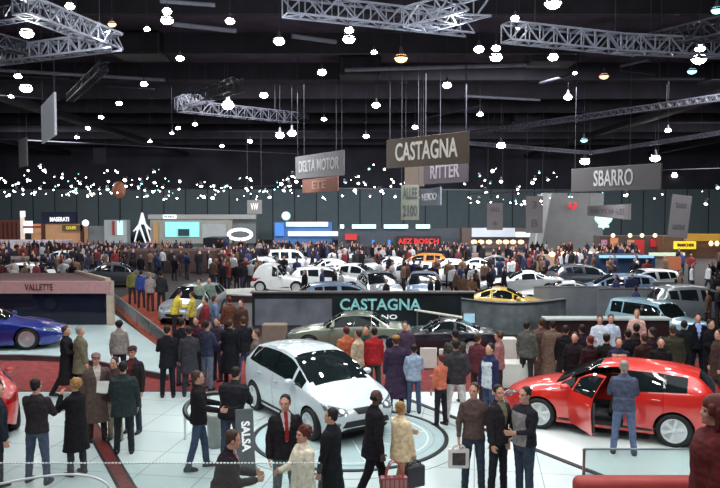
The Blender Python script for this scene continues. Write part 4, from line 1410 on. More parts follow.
t, w, h = sign((670, 195, 238), (690, 195, 238), 52, 'tall pale grey hanging banner with two dark lines at far right', mat('sign_slate', (116, 112, 114)), [('TANA', .6, .2), ('LIONI', .6, .2)], dk, 'hanging_banner', wires=False)
t.rotation_euler = (0, .10, t.rotation_euler[2])
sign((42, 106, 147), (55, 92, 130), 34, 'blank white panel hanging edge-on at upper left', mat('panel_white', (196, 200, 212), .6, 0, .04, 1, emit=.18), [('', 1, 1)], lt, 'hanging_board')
sign((19, 140, 168), (27, 137, 165), 62, 'narrow grey banner hanging behind the white panel at left', grey2, [('', 1, 1)], lt, 'hanging_banner')
sign((93, 148, 164), (106, 148, 164), 70, 'small dark banner high between the lamps at left', mat('sign_dark', (48, 46, 54), .8), [('', 1, 1)], lt, 'hanging_banner')
sign((247, 200, 214), (262, 200, 214), 84, 'small square grey sign hanging above the pale stand', grey2, [('VW', .5, .5)], lt)
bl = empty('balloon', A(119, 190, 70)); tag(bl, 'orange-brown balloon hanging among the far lamps at left', 'balloon')
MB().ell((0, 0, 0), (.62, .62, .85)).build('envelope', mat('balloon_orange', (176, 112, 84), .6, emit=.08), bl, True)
MB().tube([(0, 0, -.8), (0, 0, -3.2)], .03, 5).build('string', alud, bl)

# ------------------------------------------------------------------ far stands along the back of the hall
def span(px0, py0, px1, py1, Y):
    p, q = A(px0, py0, Y), A(px1, py1, Y)
    return p.x, q.x, q.z, p.z            # x0 x1 z0(bottom) z1(top)
def slab(px0, py0, px1, py1, Y, dep, name, m, par, ground=False):
    x0, x1, z0, z1 = span(px0, py0, px1, py1, Y)
    if ground: z0 = 0
    return MB().box(((x0 + x1) / 2, Y + dep / 2, (z0 + z1) / 2), (x1 - x0, dep, z1 - z0)).build(name, m, par)
def em(name, rgb, e=.5, rough=.6): return mat(name, rgb, rough, 0, .08, 1.2, emit=e)  # emission put into plain panels too, in place of light on the stands
def stand(label):
    t = empty('exhibition_stand'); return tag(t, label, 'stand')
def word(body, px0, px1, py, Y, hpx, m, par):
    p, q = A(px0, py, Y), A(px1, py, Y)
    return text('lettering', body, hpx / 720 * Y * 1.38, m, par, ((p.x + q.x) / 2, Y - .03, p.z), (PI / 2, 0, 0), .03, .02, q.x - p.x)
lw = em('letter_glow', (240, 242, 244), 1.0)
s = stand('brown shelved stand with white light boxes at the far left of the back wall')
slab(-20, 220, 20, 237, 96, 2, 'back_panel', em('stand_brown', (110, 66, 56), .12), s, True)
for i in range(5): slab(-2 + i * 4.4, 222, -1 + i * 4.4, 235, 95.7, .2, 'post', em('stand_darkred', (80, 44, 42), .05), s, True)
slab(20, 211, 24, 217, 95, .4, 'light_box', em('box_white', (236, 240, 242), 1.3), s)
slab(24, 221, 31.5, 233, 95, .4, 'light_box', em('box_white', (236, 240, 242)), s)
slab(20, 217, 24, 240, 95.2, .3, 'light_tower', em('box_cream', (220, 206, 190), .6), s, True)
slab(23, 226, 41, 228, 94.8, .2, 'red_band', em('band_red', (150, 40, 44), .3), s)
s = stand('orange-beige stand under a navy name board on the back wall at left')
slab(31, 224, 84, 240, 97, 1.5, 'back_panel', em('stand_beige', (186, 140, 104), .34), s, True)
f = slab(41, 212, 76, 223.5, 96.5, .6, 'name_board', em('board_navy', (26, 26, 54), .12), s)
word('MASERATI', 50, 69, 219.5, 96.4, 4.2, lw, f)
f = slab(62, 225, 83, 231, 96.4, .4, 'side_board', em('board_olive', (96, 84, 60), .2), s); word('COUPE', 66, 76, 228, 96.3, 3, em('letter_yellow', (216, 196, 90), .6), f)
slab(41, 223.5, 44, 240, 96.4, .5, 'post', em('stand_darkred', (80, 44, 42)), s, True); slab(80, 223.5, 83, 240, 96.4, .5, 'post', em('stand_darkred', (80, 44, 42)), s, True)
o = MB().lathe([(0, -.2), (.40, -.2), (.45, 0), (.40, .2), (0, .2)], A(85.5, 223, 96), 20, Matrix.Rotation(PI / 2, 3, 'X')).build('round_sign', em('box_white', (236, 240, 242)), None, True)
tag(o, 'glowing white round sign right of the navy name board', 'sign')
s = stand('pale grey low stand with a glowing teal doorway left of the white sculpture')
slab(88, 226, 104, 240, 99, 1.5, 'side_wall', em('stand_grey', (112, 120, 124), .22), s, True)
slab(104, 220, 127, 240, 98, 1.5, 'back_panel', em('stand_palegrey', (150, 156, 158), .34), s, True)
slab(117, 221, 122.5, 235, 97.6, .3, 'lit_doorway', em('lit_teal', (190, 232, 230), .9), s); slab(112, 221, 114, 235, 97.6, .3, 'stripe', em('band_red', (150, 40, 44)), s)
sc_ = MB()
c = A(142.5, 232, 90)
for a_, b_ in (((0, 0, 2.3), (-1.0, 0, -1.2)), ((0, 0, 2.3), (1.0, 0, -1.3)), ((-.3, 0, 1.0), (-1.1, 0, .1)), ((.3, 0, 1.0), (1.0, 0, .3)), ((0, 0, 2.3), (0, 0, 1.0)), ((-.35, 0, .8), (.55, 0, -1.8))):
    sc_.caps(c + V(a_), c + V(b_), .16, .10, 8)
sc_.caps(c + V((.5, 0, -1.6)), V((c.x + .5, c.y, .1)), .14, .3, 8)
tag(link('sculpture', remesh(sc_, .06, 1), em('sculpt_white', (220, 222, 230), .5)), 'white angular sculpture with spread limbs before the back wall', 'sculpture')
s = stand('long pale stand with lit fascia and teal show window on the back wall')
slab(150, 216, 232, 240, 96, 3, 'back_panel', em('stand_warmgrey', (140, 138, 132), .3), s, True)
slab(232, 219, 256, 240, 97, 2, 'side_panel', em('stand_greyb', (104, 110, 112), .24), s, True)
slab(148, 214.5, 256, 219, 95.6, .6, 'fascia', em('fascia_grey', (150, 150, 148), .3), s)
f = slab(163, 214.8, 176, 218.6, 95.4, .2, 'light_strip', em('box_white', (236, 240, 242)), s); word('HONDA', 164, 175, 216.8, 95.3, 2.2, em('letter_grey', (140, 150, 160), .3), f)
slab(165, 222, 199, 237, 95.7, .3, 'show_window', em('window_teal', (140, 214, 218), .75), s)
slab(178, 229, 189, 236, 95.4, .2, 'video_screen', em('screen_darkteal', (26, 60, 66), .3), s)
slab(153, 222, 158, 240, 95.6, .3, 'door', em('door_ochre', (170, 132, 88), .3), s, True)
slab(202, 224, 226, 240, 95.7, .3, 'poster_wall', em('stand_palegrey', (150, 156, 158)), s)
pts = [A(240 + 11.5 * math.cos(t), 234.5 + 5 * math.sin(t), 92) for t in [2 * PI * k / 28 for k in range(28)]]
o = MB().tube(pts, .22, 8, closed=True).build('oval_sign', em('box_white', (236, 240, 242)), None, True); tag(o, 'glowing white oval ring sign at the right end of the long pale stand', 'sign')
o = slab(203, 238, 222, 262, 70, 4, 'kiosk', mat('kiosk_navy', (24, 28, 42), .4), None, True); tag(o, 'dark navy box kiosk before the long pale stand', 'kiosk')
s = stand('blue-white stand with stacked light strips left of centre')
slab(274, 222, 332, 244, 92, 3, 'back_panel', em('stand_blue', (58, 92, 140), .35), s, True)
slab(286, 222, 328, 226.5, 91.6, .4, 'light_strip', em('strip_ice', (200, 226, 240), 1.0), s); slab(288, 231.5, 338, 236, 91.4, .4, 'light_strip', em('strip_ice', (200, 226, 240)), s)
slab(275, 223, 284, 236, 91.6, .3, 'blue_panel', em('panel_azure', (60, 116, 190), .6), s)
o = MB().ell(A(286, 216, 90), (.55, .2, .55)).build('globe_sign', em('lit_teal', (190, 232, 230)), None, True); tag(o, 'small glowing teal round sign above the blue-white stand', 'sign')
s = stand('dim stand with white strips and a red name sign behind the narrow banner')
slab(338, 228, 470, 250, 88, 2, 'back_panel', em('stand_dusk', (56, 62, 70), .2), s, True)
for a_, b_ in ((340, 344), (352, 376), (384, 408), (416, 430)): slab(a_, 224.5, b_, 228.5, 87.6, .3, 'light_strip', em('strip_ice', (200, 226, 240)), s)
f = slab(396, 236, 441, 247, 87.5, .3, 'name_board', em('board_black', (34, 26, 30), .1), s); word('AEZ BOSCH', 398, 439, 241.5, 87.4, 5, em('letter_red', (220, 36, 40), .9), f)
slab(345, 234, 357, 240, 87.5, .3, 'red_sign', em('sign_red', (170, 40, 44), .5), s)
for x in (372, 388): slab(x, 240, x + 2.5, 250, 86, .2, 'blue_column', em('panel_azure', (60, 116, 190)), s, True)
f = slab(433, 249, 450, 262, 60, .4, 'dark_board', em('board_black', (34, 26, 30)), s, True)
slab(433, 257, 449, 261, 59.8, .2, 'white_plate', em('box_white', (236, 240, 242)), f)
s = stand('warm stand with a row of amber lights right of centre')
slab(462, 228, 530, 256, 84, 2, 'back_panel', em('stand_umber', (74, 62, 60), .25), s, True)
slab(472, 228, 515, 237, 83.6, .3, 'poster_wall', em('poster_pale', (170, 176, 184), .45), s)
lb = empty('light_bar'); tag(lb, 'row of amber lamps on a low beam over the crowd right of centre', 'lamp')
pa, pb = A(470, 241, 64), A(525, 241, 64)
MB().bar(pa, pb, .07).build('beam', em('stand_umber', (74, 62, 60)), lb)
for q in (pa, pb): MB().bar(V((q.x, q.y, 0)), q, .05).build('post', em('stand_umber', (74, 62, 60)), lb)
for k, x in enumerate((474, 481, 489, 499, 506, 513, 521)):
    MB().ell(A(x, 242, 63.8), (.27, .2, .19)).build('amber_light', em('amber', (255, 206, 150), 2.2), lb, True)
slab(516, 232, 533, 237, 83.5, .3, 'light_strip', em('strip_ice', (200, 226, 240)), s)
# the grey tower wall with its pale edge column
tw = stand('tall plain grey tower wall with a red mark right of centre')
Yt = 74
def quad(pts, Y, dep, name, m, par):
    f = [A(x, y, Y) for x, y in pts]; b = [p + V((0, dep, 0)) for p in f]
    k = len(f)
    return MB().add(f + b, [tuple(range(k))[::-1], tuple(range(k, 2 * k))] + [(i, (i + 1) % k, k + (i + 1) % k, k + i) for i in range(k)]).build(name, m, par)
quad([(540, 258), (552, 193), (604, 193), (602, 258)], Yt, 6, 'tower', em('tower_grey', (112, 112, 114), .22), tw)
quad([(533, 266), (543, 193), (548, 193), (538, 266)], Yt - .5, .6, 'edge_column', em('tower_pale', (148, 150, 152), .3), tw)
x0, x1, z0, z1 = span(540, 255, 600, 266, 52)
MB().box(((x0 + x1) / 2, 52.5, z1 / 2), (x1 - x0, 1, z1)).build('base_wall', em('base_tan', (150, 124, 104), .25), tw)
for x in (552, 563, 576, 590, 598): MB().ell(A(x, 254.5, 52.1), (.24, .2, .2)).build('amber_light', em('amber', (255, 206, 150)), tw, True)
tb = MB()
pts = [A(x, y, Yt - .2) for x, y in ((570, 203), (570.5, 207), (572.5, 208.5), (575, 207), (576, 203))]
tb.tube(pts, .13, 6).build('red_mark', em('letter_red', (220, 36, 40)), tw)
s = stand('blue fronted stand with red pictures above at right')
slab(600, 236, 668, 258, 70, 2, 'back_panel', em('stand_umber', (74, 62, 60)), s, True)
slab(600, 256, 655, 276, 47, 3, 'blue_front', em('front_blue', (20, 42, 70), .12), s, True)
f = slab(600, 255.5, 654, 258, 46.8, .2, 'light_strip', em('strip_blue', (130, 180, 220), .7), s); 
slab(611, 238, 618, 256, 69.7, .2, 'picture', em('pic_orange', (200, 130, 96), .5), s); slab(628, 240, 634, 256, 69.7, .2, 'picture', em('pic_tan', (176, 130, 110), .5), s)
slab(634.5, 240, 644, 256, 69.7, .2, 'picture', em('sign_red', (170, 40, 44)), s); slab(651, 239, 663, 247, 69.7, .2, 'picture', em('sign_red', (170, 40, 44)), s)
slab(602, 240, 607, 254, 69.7, .2, 'picture', em('pic_lilac', (170, 120, 150), .4), s)
for x in (613, 630, 642, 655): MB().ell(A(x, 235.5, 69), (.2, .15, .2)).build('amber_light', em('amber', (255, 206, 150)), s, True)
hs = empty('emblem_sign'); tag(hs, 'glowing pale heart shaped emblem above the red pictures', 'sign')
c = A(604, 220.5, 72)
m_ = em('lit_teal', (190, 232, 230))
hp = [V((c.x + .085 * 16 * math.sin(t) ** 3 * .62, c.y, c.z + .052 * (13 * math.cos(t) - 5 * math.cos(2 * t) - 2 * math.cos(3 * t) - math.cos(4 * t)))) for t in [2 * PI * k / 30 for k in range(30)]]
MB().add(hp + [p + V((0, .3, 0)) for p in hp], [tuple(range(30))] + [tuple(range(30, 60))[::-1]] + [(i, (i + 1) % 30, 30 + (i + 1) % 30, 30 + i) for i in range(30)]).build('emblem', m_, hs)
slab(599, 225, 609, 227.5, 72, .2, 'base_strip', m_, hs)
s = stand('yellow and brown stand at the far right')
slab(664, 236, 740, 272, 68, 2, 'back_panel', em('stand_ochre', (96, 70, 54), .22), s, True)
slab(686, 234, 740, 241, 67.5, .4, 'fascia', em('fascia_gold', (170, 130, 50), .4), s)
f = slab(675, 241.5, 696, 249, 66.5, .3, 'name_board', em('board_yellow', (240, 206, 50), .85), s); word('IRMSCHER', 677, 694, 245.2, 66.4, 2.8, em('letter_brownish', (110, 80, 30), .1), f)
slab(650, 252.8, 685, 256, 66, .3, 'light_strip', em('strip_green', (196, 214, 190), .8), s)
slab(666, 257, 681, 270, 48, .3, 'picture', em('pic_rust', (150, 86, 58), .35), s)
for x in (711, 717): MB().ell(A(x, 243.5, 66.5), (.2, .15, .24)).build('amber_light', em('amber', (255, 206, 150)), s, True)
s = stand('dim green-framed display board behind the light blue off-roader')
slab(653, 282, 681, 300, 34, .3, 'board', em('board_greengrey', (92, 104, 104), .18), s, True); slab(656, 285, 678, 297, 33.8, .1, 'picture', em('board_darkgreen', (48, 60, 62), .1), s)
# low platforms running across the middle distance
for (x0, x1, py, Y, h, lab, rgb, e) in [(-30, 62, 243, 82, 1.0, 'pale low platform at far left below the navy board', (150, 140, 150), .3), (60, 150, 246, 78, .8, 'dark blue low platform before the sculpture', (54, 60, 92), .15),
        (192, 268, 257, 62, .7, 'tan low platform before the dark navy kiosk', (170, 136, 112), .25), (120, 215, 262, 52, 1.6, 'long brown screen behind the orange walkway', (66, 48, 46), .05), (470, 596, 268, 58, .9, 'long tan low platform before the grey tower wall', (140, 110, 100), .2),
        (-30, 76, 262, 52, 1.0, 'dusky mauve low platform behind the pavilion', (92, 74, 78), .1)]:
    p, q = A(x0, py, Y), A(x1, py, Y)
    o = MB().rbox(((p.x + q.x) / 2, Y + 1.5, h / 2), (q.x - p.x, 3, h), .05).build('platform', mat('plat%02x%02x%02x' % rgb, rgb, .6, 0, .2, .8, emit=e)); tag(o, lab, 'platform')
# curved display platform of the white microcar
dp = empty('platform'); tag(dp, 'rounded dark platform with pale rim under the white microcar', 'platform')
c = G(283, 300); c = V((c.x, c.y + .8, 0))
el = [c + V((3.6 * math.cos(t), 1.8 * math.sin(t), 0)) for t in [2 * PI * k / 40 for k in range(40)]]
MB().poly(el, 0, .30).build('drum', mat('plinth_wine', (64, 40, 46), .5), dp)
bp = MB().poly([G(168, 303), G(206, 295), G(232, 316), G(186, 322)], 0, .06).build('platform', mat('plat_paleblue', (150, 172, 190), .4, 0, .1, 1)); tag(bp, 'low pale blue platform under the silver hatchback by the orange walkway', 'platform')
MB().poly([c + (p - c) * 1.02 for p in el], .30, .36).build('rim', mat('rim_pale', (190, 190, 184), .4), dp)
# ------------------------------------------------------------------ the cars in front
def place_by_wheels(root, kind, rearp, frontp, side):
    """side +1 when the two contact points are on the car's left"""
    c = CAR[kind]
    d = (frontp - rearp); d.z = 0; d.normalize()
    lf = V((-d.y, d.x, 0))
    wy = c['w'][len(c['w']) // 2][1]
    m = (rearp + frontp) / 2 - lf * side * (wy - .05)
    off = (c['fw'] + c['rw']) / 2 - c['L'] / 2
    m = m + d * off
    m.z = rearp.z
    return put(root, m, math.atan2(d.y, d.x))
white = paint('pearl', (196, 204, 209), 0, .25)
redp = paint('signal_red', (206, 32, 22), 0, .25)
bluep = paint('deep_blue', (22, 40, 132), .3, .25)
w = make_car('mpv', white, 'car', 'white rounded five-door show car on the tiles, nose towards the lower right', spokes=6, grille='wide')
place_by_wheels(w, 'mpv', G(253, 409, .012), G(311, 441, .012), -1)
r = make_car('hatch', redp, 'car', 'bright red hatchback with its front door open and a man leaning in', open_door=(0, True, .95), spokes=6)
place_by_wheels(r, 'hatch', G(671, 447, .026), G(541, 429, .026), 1)
b = make_car('coupe', bluep, 'car', 'dark blue sports coupe on the pale grey platform at left', spokes=10, rimm=mat('alloy_bright', (226, 228, 230), .25, .7))
hd = math.radians(8)
fwp = G(27, 350, .2)
c_ = CAR['coupe']
d = V((math.cos(hd), math.sin(hd), 0))
ctr = fwp - d * (c_['L'] / 2 - c_['fw']) + V((-d.y, d.x, 0)) * .85
put(b, V((ctr.x, ctr.y, .2)), hd)
r2 = make_car('hatch', paint('tomato', (190, 36, 34), 0, .25), 'car', 'red hatchback cut off by the left edge, only its tail in view', spokes=6)
p = G(23, 434)
d = V((math.cos(math.radians(124)), math.sin(math.radians(124)), 0)); rt = V((d.y, -d.x, 0))
put(r2, V((p.x, p.y, .012)) + d * 1.7 - rt * .84, math.radians(124))
r2.scale = (.95, .95, .92)
s = make_car('suv', paint('ice_blue', (150, 192, 208), .1, .3), 'car', 'light blue small off-roader behind the dark counter at right', spokes=5)
g = A(657, 320, 24.8)
put(s, V((g.x, g.y, .02)), math.radians(-52)); s.scale = (.85, .88, .85)
y = make_car('coupe', paint('yellow', (236, 186, 60), 0, .3, ), 'car', 'yellow coupe seen above the bowed grey parapet', spokes=6)
g = A(508, 300, 30.2); put(y, V((g.x, g.y, .02)), math.radians(-14))
k = make_car('bubble', paint('micro_white', (236, 238, 240), 0, .3), 'car', 'white bubble-shaped microcar on the rounded dark platform', spokes=5)
g = G(279, 300); put(k, V((g.x, g.y + .8, .36)), math.radians(-6))
dk1 = make_car('sedan', paint('sage_grey', (120, 128, 112), .2, .25), 'car', 'grey-green saloon with pale roof in front of the slate panel, left of the teal lettering', spokes=8)
g = A(350, 330, 23.4); put(dk1, V((g.x, g.y, .02)), math.radians(176)); dk1.scale = (.9, .9, .88)
dk2 = make_car('coupe', paint('midnight', (26, 28, 44), .2, .25), 'car', 'midnight blue coupe under the slanting handrail right of the grey-green saloon', spokes=8)
g = A(440, 335, 22.9); put(dk2, V((g.x, g.y, .02)), math.radians(170)); dk2.scale = (.78, .88, .86)
dk3 = make_car('coupe', paint('electric_blue', (36, 70, 190), .2, .25), 'car', 'blue coupe dimly seen inside the dark glazed pavilion', spokes=8)
g = A(42, 300, 30.0); put(dk3, V((g.x, g.y, .02)), math.radians(4))
# ------------------------------------------------------------------ the cars behind
wh = paint('white', (224, 228, 232)); sv = paint('silver', (168, 176, 184), .6, .3); bl_ = paint('pale_blue', (134, 158, 190), .3, .3); gy = paint('grey', (96, 100, 108), .5, .3)
rd = paint('dark_red', (120, 30, 32)); bk_ = paint('black', (28, 28, 32)); gr_ = paint('sage', (108, 120, 112), .3, .3); og = paint('orange', (206, 120, 50))
FC = [  # kind, paint, px, roof y, heading, label
    ('sedan', wh, 334, 258, 20, 'white saloon with arched roof left of the narrow greenish banner, farther of two'),
    ('hatch', wh, 326, 266, 10, 'white hatchback just in front of the arched white saloon'),
    ('sedan', wh, 357, 264, -20, 'white saloon right of the two white cars left of centre'),
    ('mpv', sv, 379, 271, -80, 'silver people carrier facing us below the narrow greenish banner'),
    ('hatch', wh, 408, 267, 160, 'white hatchback behind the silver people carrier'),
    ('mpv', bl_, 424, 273, -95, 'pale blue-silver people carrier facing us, right of the silver one'),
    ('sedan', wh, 447, 264, 185, 'white saloon behind the pale blue people carrier'),
    ('coupe', wh, 471, 259, 170, 'white coupe with long roof arch in front of the amber lights'),
    ('suv', wh, 293, 249, 12, 'white van-like car far left of centre before the blue-white stand'),
    ('sedan', sv, 262, 256, 170, 'silver saloon beside the far white van-like car'),
    ('coupe', wh, 521, 270, 178, 'white coupe with dark glass behind the yellow coupe'),
    ('coupe', wh, 560, 280, 170, 'low white coupe behind the left grey partition screen'),
    ('hatch', bl_, 614, 281, 172, 'pale blue hatchback behind the middle grey partition screen'),
    ('mpv', sv, 697, 284, 4, 'silver estate car behind the right grey partition screen'),
    ('hatch', wh, 642, 277, 190, 'white hatchback beyond the pale blue one at right'),
    ('hatch', wh, 18, 262, 170, 'white hatchback at far left above the pavilion'),
    ('sedan', gy, 118, 262, 8, 'grey saloon behind the brown screen at left'),
    ('hatch', sv, 194, 284, -98, 'silver hatchback beside the orange walkway'),
    ('sedan', wh, 396, 256, 12, 'white saloon far behind the narrow greenish banner'),
    ('hatch', og, 420, 254, 170, 'orange hatchback far away under the red name sign'),
    ('sedan', gy, 352, 254, 172, 'grey saloon far away under the white strips'),
    ('coupe', sv, 500, 262, 8, 'silver coupe in front of the tan platform right of centre'),
    ('hatch', gy, 584, 272, 12, 'grey hatchback before the tan platform at the tower wall'),
    ('hatch', bl_, 345, 281, 15, 'pale blue hatchback behind the teal lettering'),
    ('sedan', wh, 455, 279, 178, 'white saloon just above the right end of the dark stand wall'),
    ('hatch', sv, 210, 247, 12, 'silver hatchback far away before the long pale stand'),
    ('sedan', wh, 62, 250, 170, 'white saloon far away before the navy board stand'),
]
parked = [(o.location.copy(), o.rotation_euler.z) for o in bpy.data.objects if o.get('category') == 'car']
for kind, pm, px, ry, ang, lab in FC:
    h = max(v for _, v in CAR[kind]['top'])
    loc = G(px, ry, h)
    for _ in range(14):
        ok = True
        for o, a2 in parked:
            for q, w_ in ((math.radians(ang), V((o.x - loc.x, o.y - loc.y, 0))), (a2, V((loc.x - o.x, loc.y - o.y, 0)))):
                u = abs(w_.x * math.cos(q) + w_.y * math.sin(q)); v = abs(-w_.x * math.sin(q) + w_.y * math.cos(q))
                if u < 4.3 and v < 2.0: ok = False
        if ok: break
        loc = loc * ((loc.y + .8) / loc.y)
    parked.append((loc.copy(), math.radians(ang)))
    far_car(kind, pm, V((loc.x, loc.y, 0)), math.radians(ang), lab)

# ------------------------------------------------------------------ people in front
N_ = 1
person(36, 379, 1.77, -8, 'man in dark charcoal sweater with white collar, back to us, beside the cut-off red car', (50, 42, 46), (74, 84, 104), 'dark', style='sweater', arms=('cross', 'cross'), stance='wide', det=1, shirt=(206, 206, 206), fat=1.08)
person(75, 379, 1.68, 62, 'woman in long black coat with red scarf and fair hair, hand near her face', (26, 24, 28), (58, 56, 64), 'blond', style='longcoat', arms=('face', 'front'), det=1, hs='bob', fem=True, shirt=(150, 36, 40), hem=.46)
person(96, 354, 1.74, -150, 'elderly man in brown overcoat and flat cap beside the red inlaid strip', (92, 76, 70), (70, 58, 54), 'grey', style='longcoat', arms=('hang', 'hang2'), det=1, hat=(132, 104, 98), hem=.40, shirt=(190, 176, 172), fat=1.1)
person(114, 358, 1.66, 165, 'person in dark jacket and beige trousers reading a white sheet in the group at left', (70, 52, 56), (150, 136, 122), 'dark', style='jacket', arms=('front', 'front'), det=1, fem=True)
person(123, 362, 1.74, 12, 'man in dark green jacket and trousers, back to us, among the group at left', (44, 54, 54), (40, 46, 48), 'dark', style='coat', arms=('front', 'hang'), det=1, fat=1.12, hem=.72)
person(132, 347, 1.78, 172, 'man in dark cap and dark leather jacket at the back of the group at left', (44, 36, 40), (52, 58, 72), 'dark', style='jacket', arms=('hang', 'hang'), det=1, hat=(66, 36, 40), shirt=(96, 40, 44))
person(-3, 384, 1.76, -60, 'person in dark clothes cut off by the left edge beside the red car', (34, 38, 50), (40, 42, 52), 'dark', arms=('hang', 'hang'), det=1)
person(198, 371, 1.76, -78, 'man in black jacket and blue jeans facing right at the hoop barrier', (30, 26, 30), (64, 76, 98), 'brown', arms=('hold', 'hold'), stance='step', det=1)
person(231, 376, 1.74, -20, 'burly man in black jacket bending forward behind the information board', (34, 32, 38), (70, 80, 98), 'dark', arms=('hold', 'front'), lean=.26, det=1, fat=1.3, stance='wide', loc=G(232, 464))
person(222, 431, 1.76, -80, 'man in dark maroon-black jacket at the bottom edge looking right', (38, 28, 34), (60, 60, 70), 'brown', arms=('front', 'front'), lean=.20, det=1, fat=1.12, shirt=(170, 120, 126))
person(285, 396, 1.80, -165, 'man in black suit with red tie and name badge before the white car', (34, 30, 34), (84, 98, 106), 'dark', arms=('hang', 'hang'), turn=-.35, det=1, shirt=(186, 176, 176), tie=(150, 38, 42), fat=1.06)
person(303, 427, 1.66, 120, 'woman in cream coat with curly auburn hair at the bottom edge', (238, 222, 200), (60, 52, 54), 'auburn', style='coat', arms=('hang', 'front'), det=1, hs='curly', fem=True, fat=1.08)
person(331, 409, 1.72, 68, 'person in long black coat with dark hair facing left before the white car nose', (28, 30, 34), (28, 28, 32), 'dark', style='longcoat', arms=('hang', 'hang'), det=1, turn=.2)
pb = person(373, 388, 1.82, -72, 'man in black suit with shaven head carrying a red and white bag', (30, 26, 32), (28, 26, 32), 'black', 'dark', hs='bald', arms=('hang', 'hang2'), stance='walk', lean=.08, det=1, shirt=(200, 200, 200), hem=.74)
pw = person(401, 400, 1.62, -48, 'woman in pale peach jacket with short fair hair and dark bag', (236, 208, 170), (176, 138, 108), 'blond', style='coat', arms=('front', 'hang'), stance='walk', det=1, fem=True, hem=.76)
pm_ = person(474, 384, 1.78, 178, 'man in brown shirt and jeans holding a white picture bag', (92, 74, 70), (54, 62, 76), 'brown', style='shirt', arms=('hang', 'hang'), stance='stand', det=1, turn=-.5, hem=.88, fat=1.05)
person(499, 386, 1.77, -140, 'man in dark striped jacket in the middle of the trio by the red car', (44, 40, 44), (36, 36, 42), 'dark', arms=('front', 'hang'), det=1, turn=-.4, shirt=(124, 118, 96))
person(525, 388, 1.80, 118, 'man in grey shirt with black sleeves and jeans at the right of the trio', (38, 36, 44), (58, 66, 84), 'dark', style='shirt', arms=('front', 'hang'), det=1, vest=(140, 134, 134), fat=1.25, hem=.88)
person(625, 362, 1.76, -12, 'man in slate blue jacket and jeans leaning towards the open red car door', (74, 78, 98), (92, 106, 138), 'grey', arms=('front', 'front'), lean=.16, stance='wide', det=1, fat=1.08)
person(714, 399, 1.70, 80, 'person with bushy dark red-brown hair in maroon top at the right edge', (96, 38, 40), (60, 40, 44), 'auburn', style='coat', arms=('hang', 'hang'), det=1, hs='big', zf=1.35, fem=True, fat=1.15)
# things they carry
def handbag(P, m, label, w=.34, h=.28, d=.12, rz=0., art=None, drop=.30):
    t = empty('bag', P + V((0, 0, -drop)), rz); tag(t, label, 'bag')
    q = MB(); q.rbox((0, 0, 0), (w, d, h), .03, seg=3); q.build('pouch', m, t, True)
    for s in (-1, 1):
        pts = [V((-w * .3 + w * .6 * k / 10, s * d * .3, h / 2 + (drop - h / 2) * math.sin(PI * k / 10) ** .6)) for k in range(11)]
        MB().tube(pts, .012, 6).build('handle', m, t)
    if art: MB().box((0, -d / 2 - .006, 0), (w * .62, .01, h * .62)).build('picture_print', art, t); MB().box((0, d / 2 + .006, 0), (w * .62, .01, h * .62)).build('picture_print', art, t)
    return t
checks = floor_tiles('bag_checks', (176, 60, 66), (206, 170, 166), (120, 50, 56), .07, .07, .6, .012)
hand = lambda p, s: root_info[p.name][s]
bg_ = handbag(hand(pb, 1) + V((.16, -.1, 0)), checks, 'red and white patterned carrier bag held by the man with shaven head', .42, .36, .16, .1, drop=.42)
handbag(hand(pw, 1), mat('bag_dark', (52, 50, 60), .5), 'dark handbag hanging beside the woman in peach jacket', .34, .34, .13, .5, drop=.26)
handbag(hand(pm_, 1), mat('bag_white', (222, 214, 210), .5), 'white carrier bag with a dark picture held by the man in brown shirt', .34, .32, .08, 0, mat('bag_picture', (70, 52, 56), .6, 0, .5, 14), drop=.22)
sh = A(111, 383, 15.4)
sheet = MB(); sheet.add([(-.16, 0, -.1), (.16, 0, -.1), (.16, .05, .11), (-.16, .05, .11), (0, -.02, -.11), (0, .03, .12)], [(0, 4, 5, 3), (4, 1, 2, 5)])
o = sheet.build('brochure', mat('paper_white', (226, 222, 218), .8)); tag(o, 'white sheet of paper held up within the group at left', 'brochure')
pr = [p for p in bpy.data.objects if p.get('label', '').startswith('person in dark jacket and beige')][0]
o.location = (root_info[pr.name][-1] + root_info[pr.name][1]) / 2 + V((.06, -.08, .10))

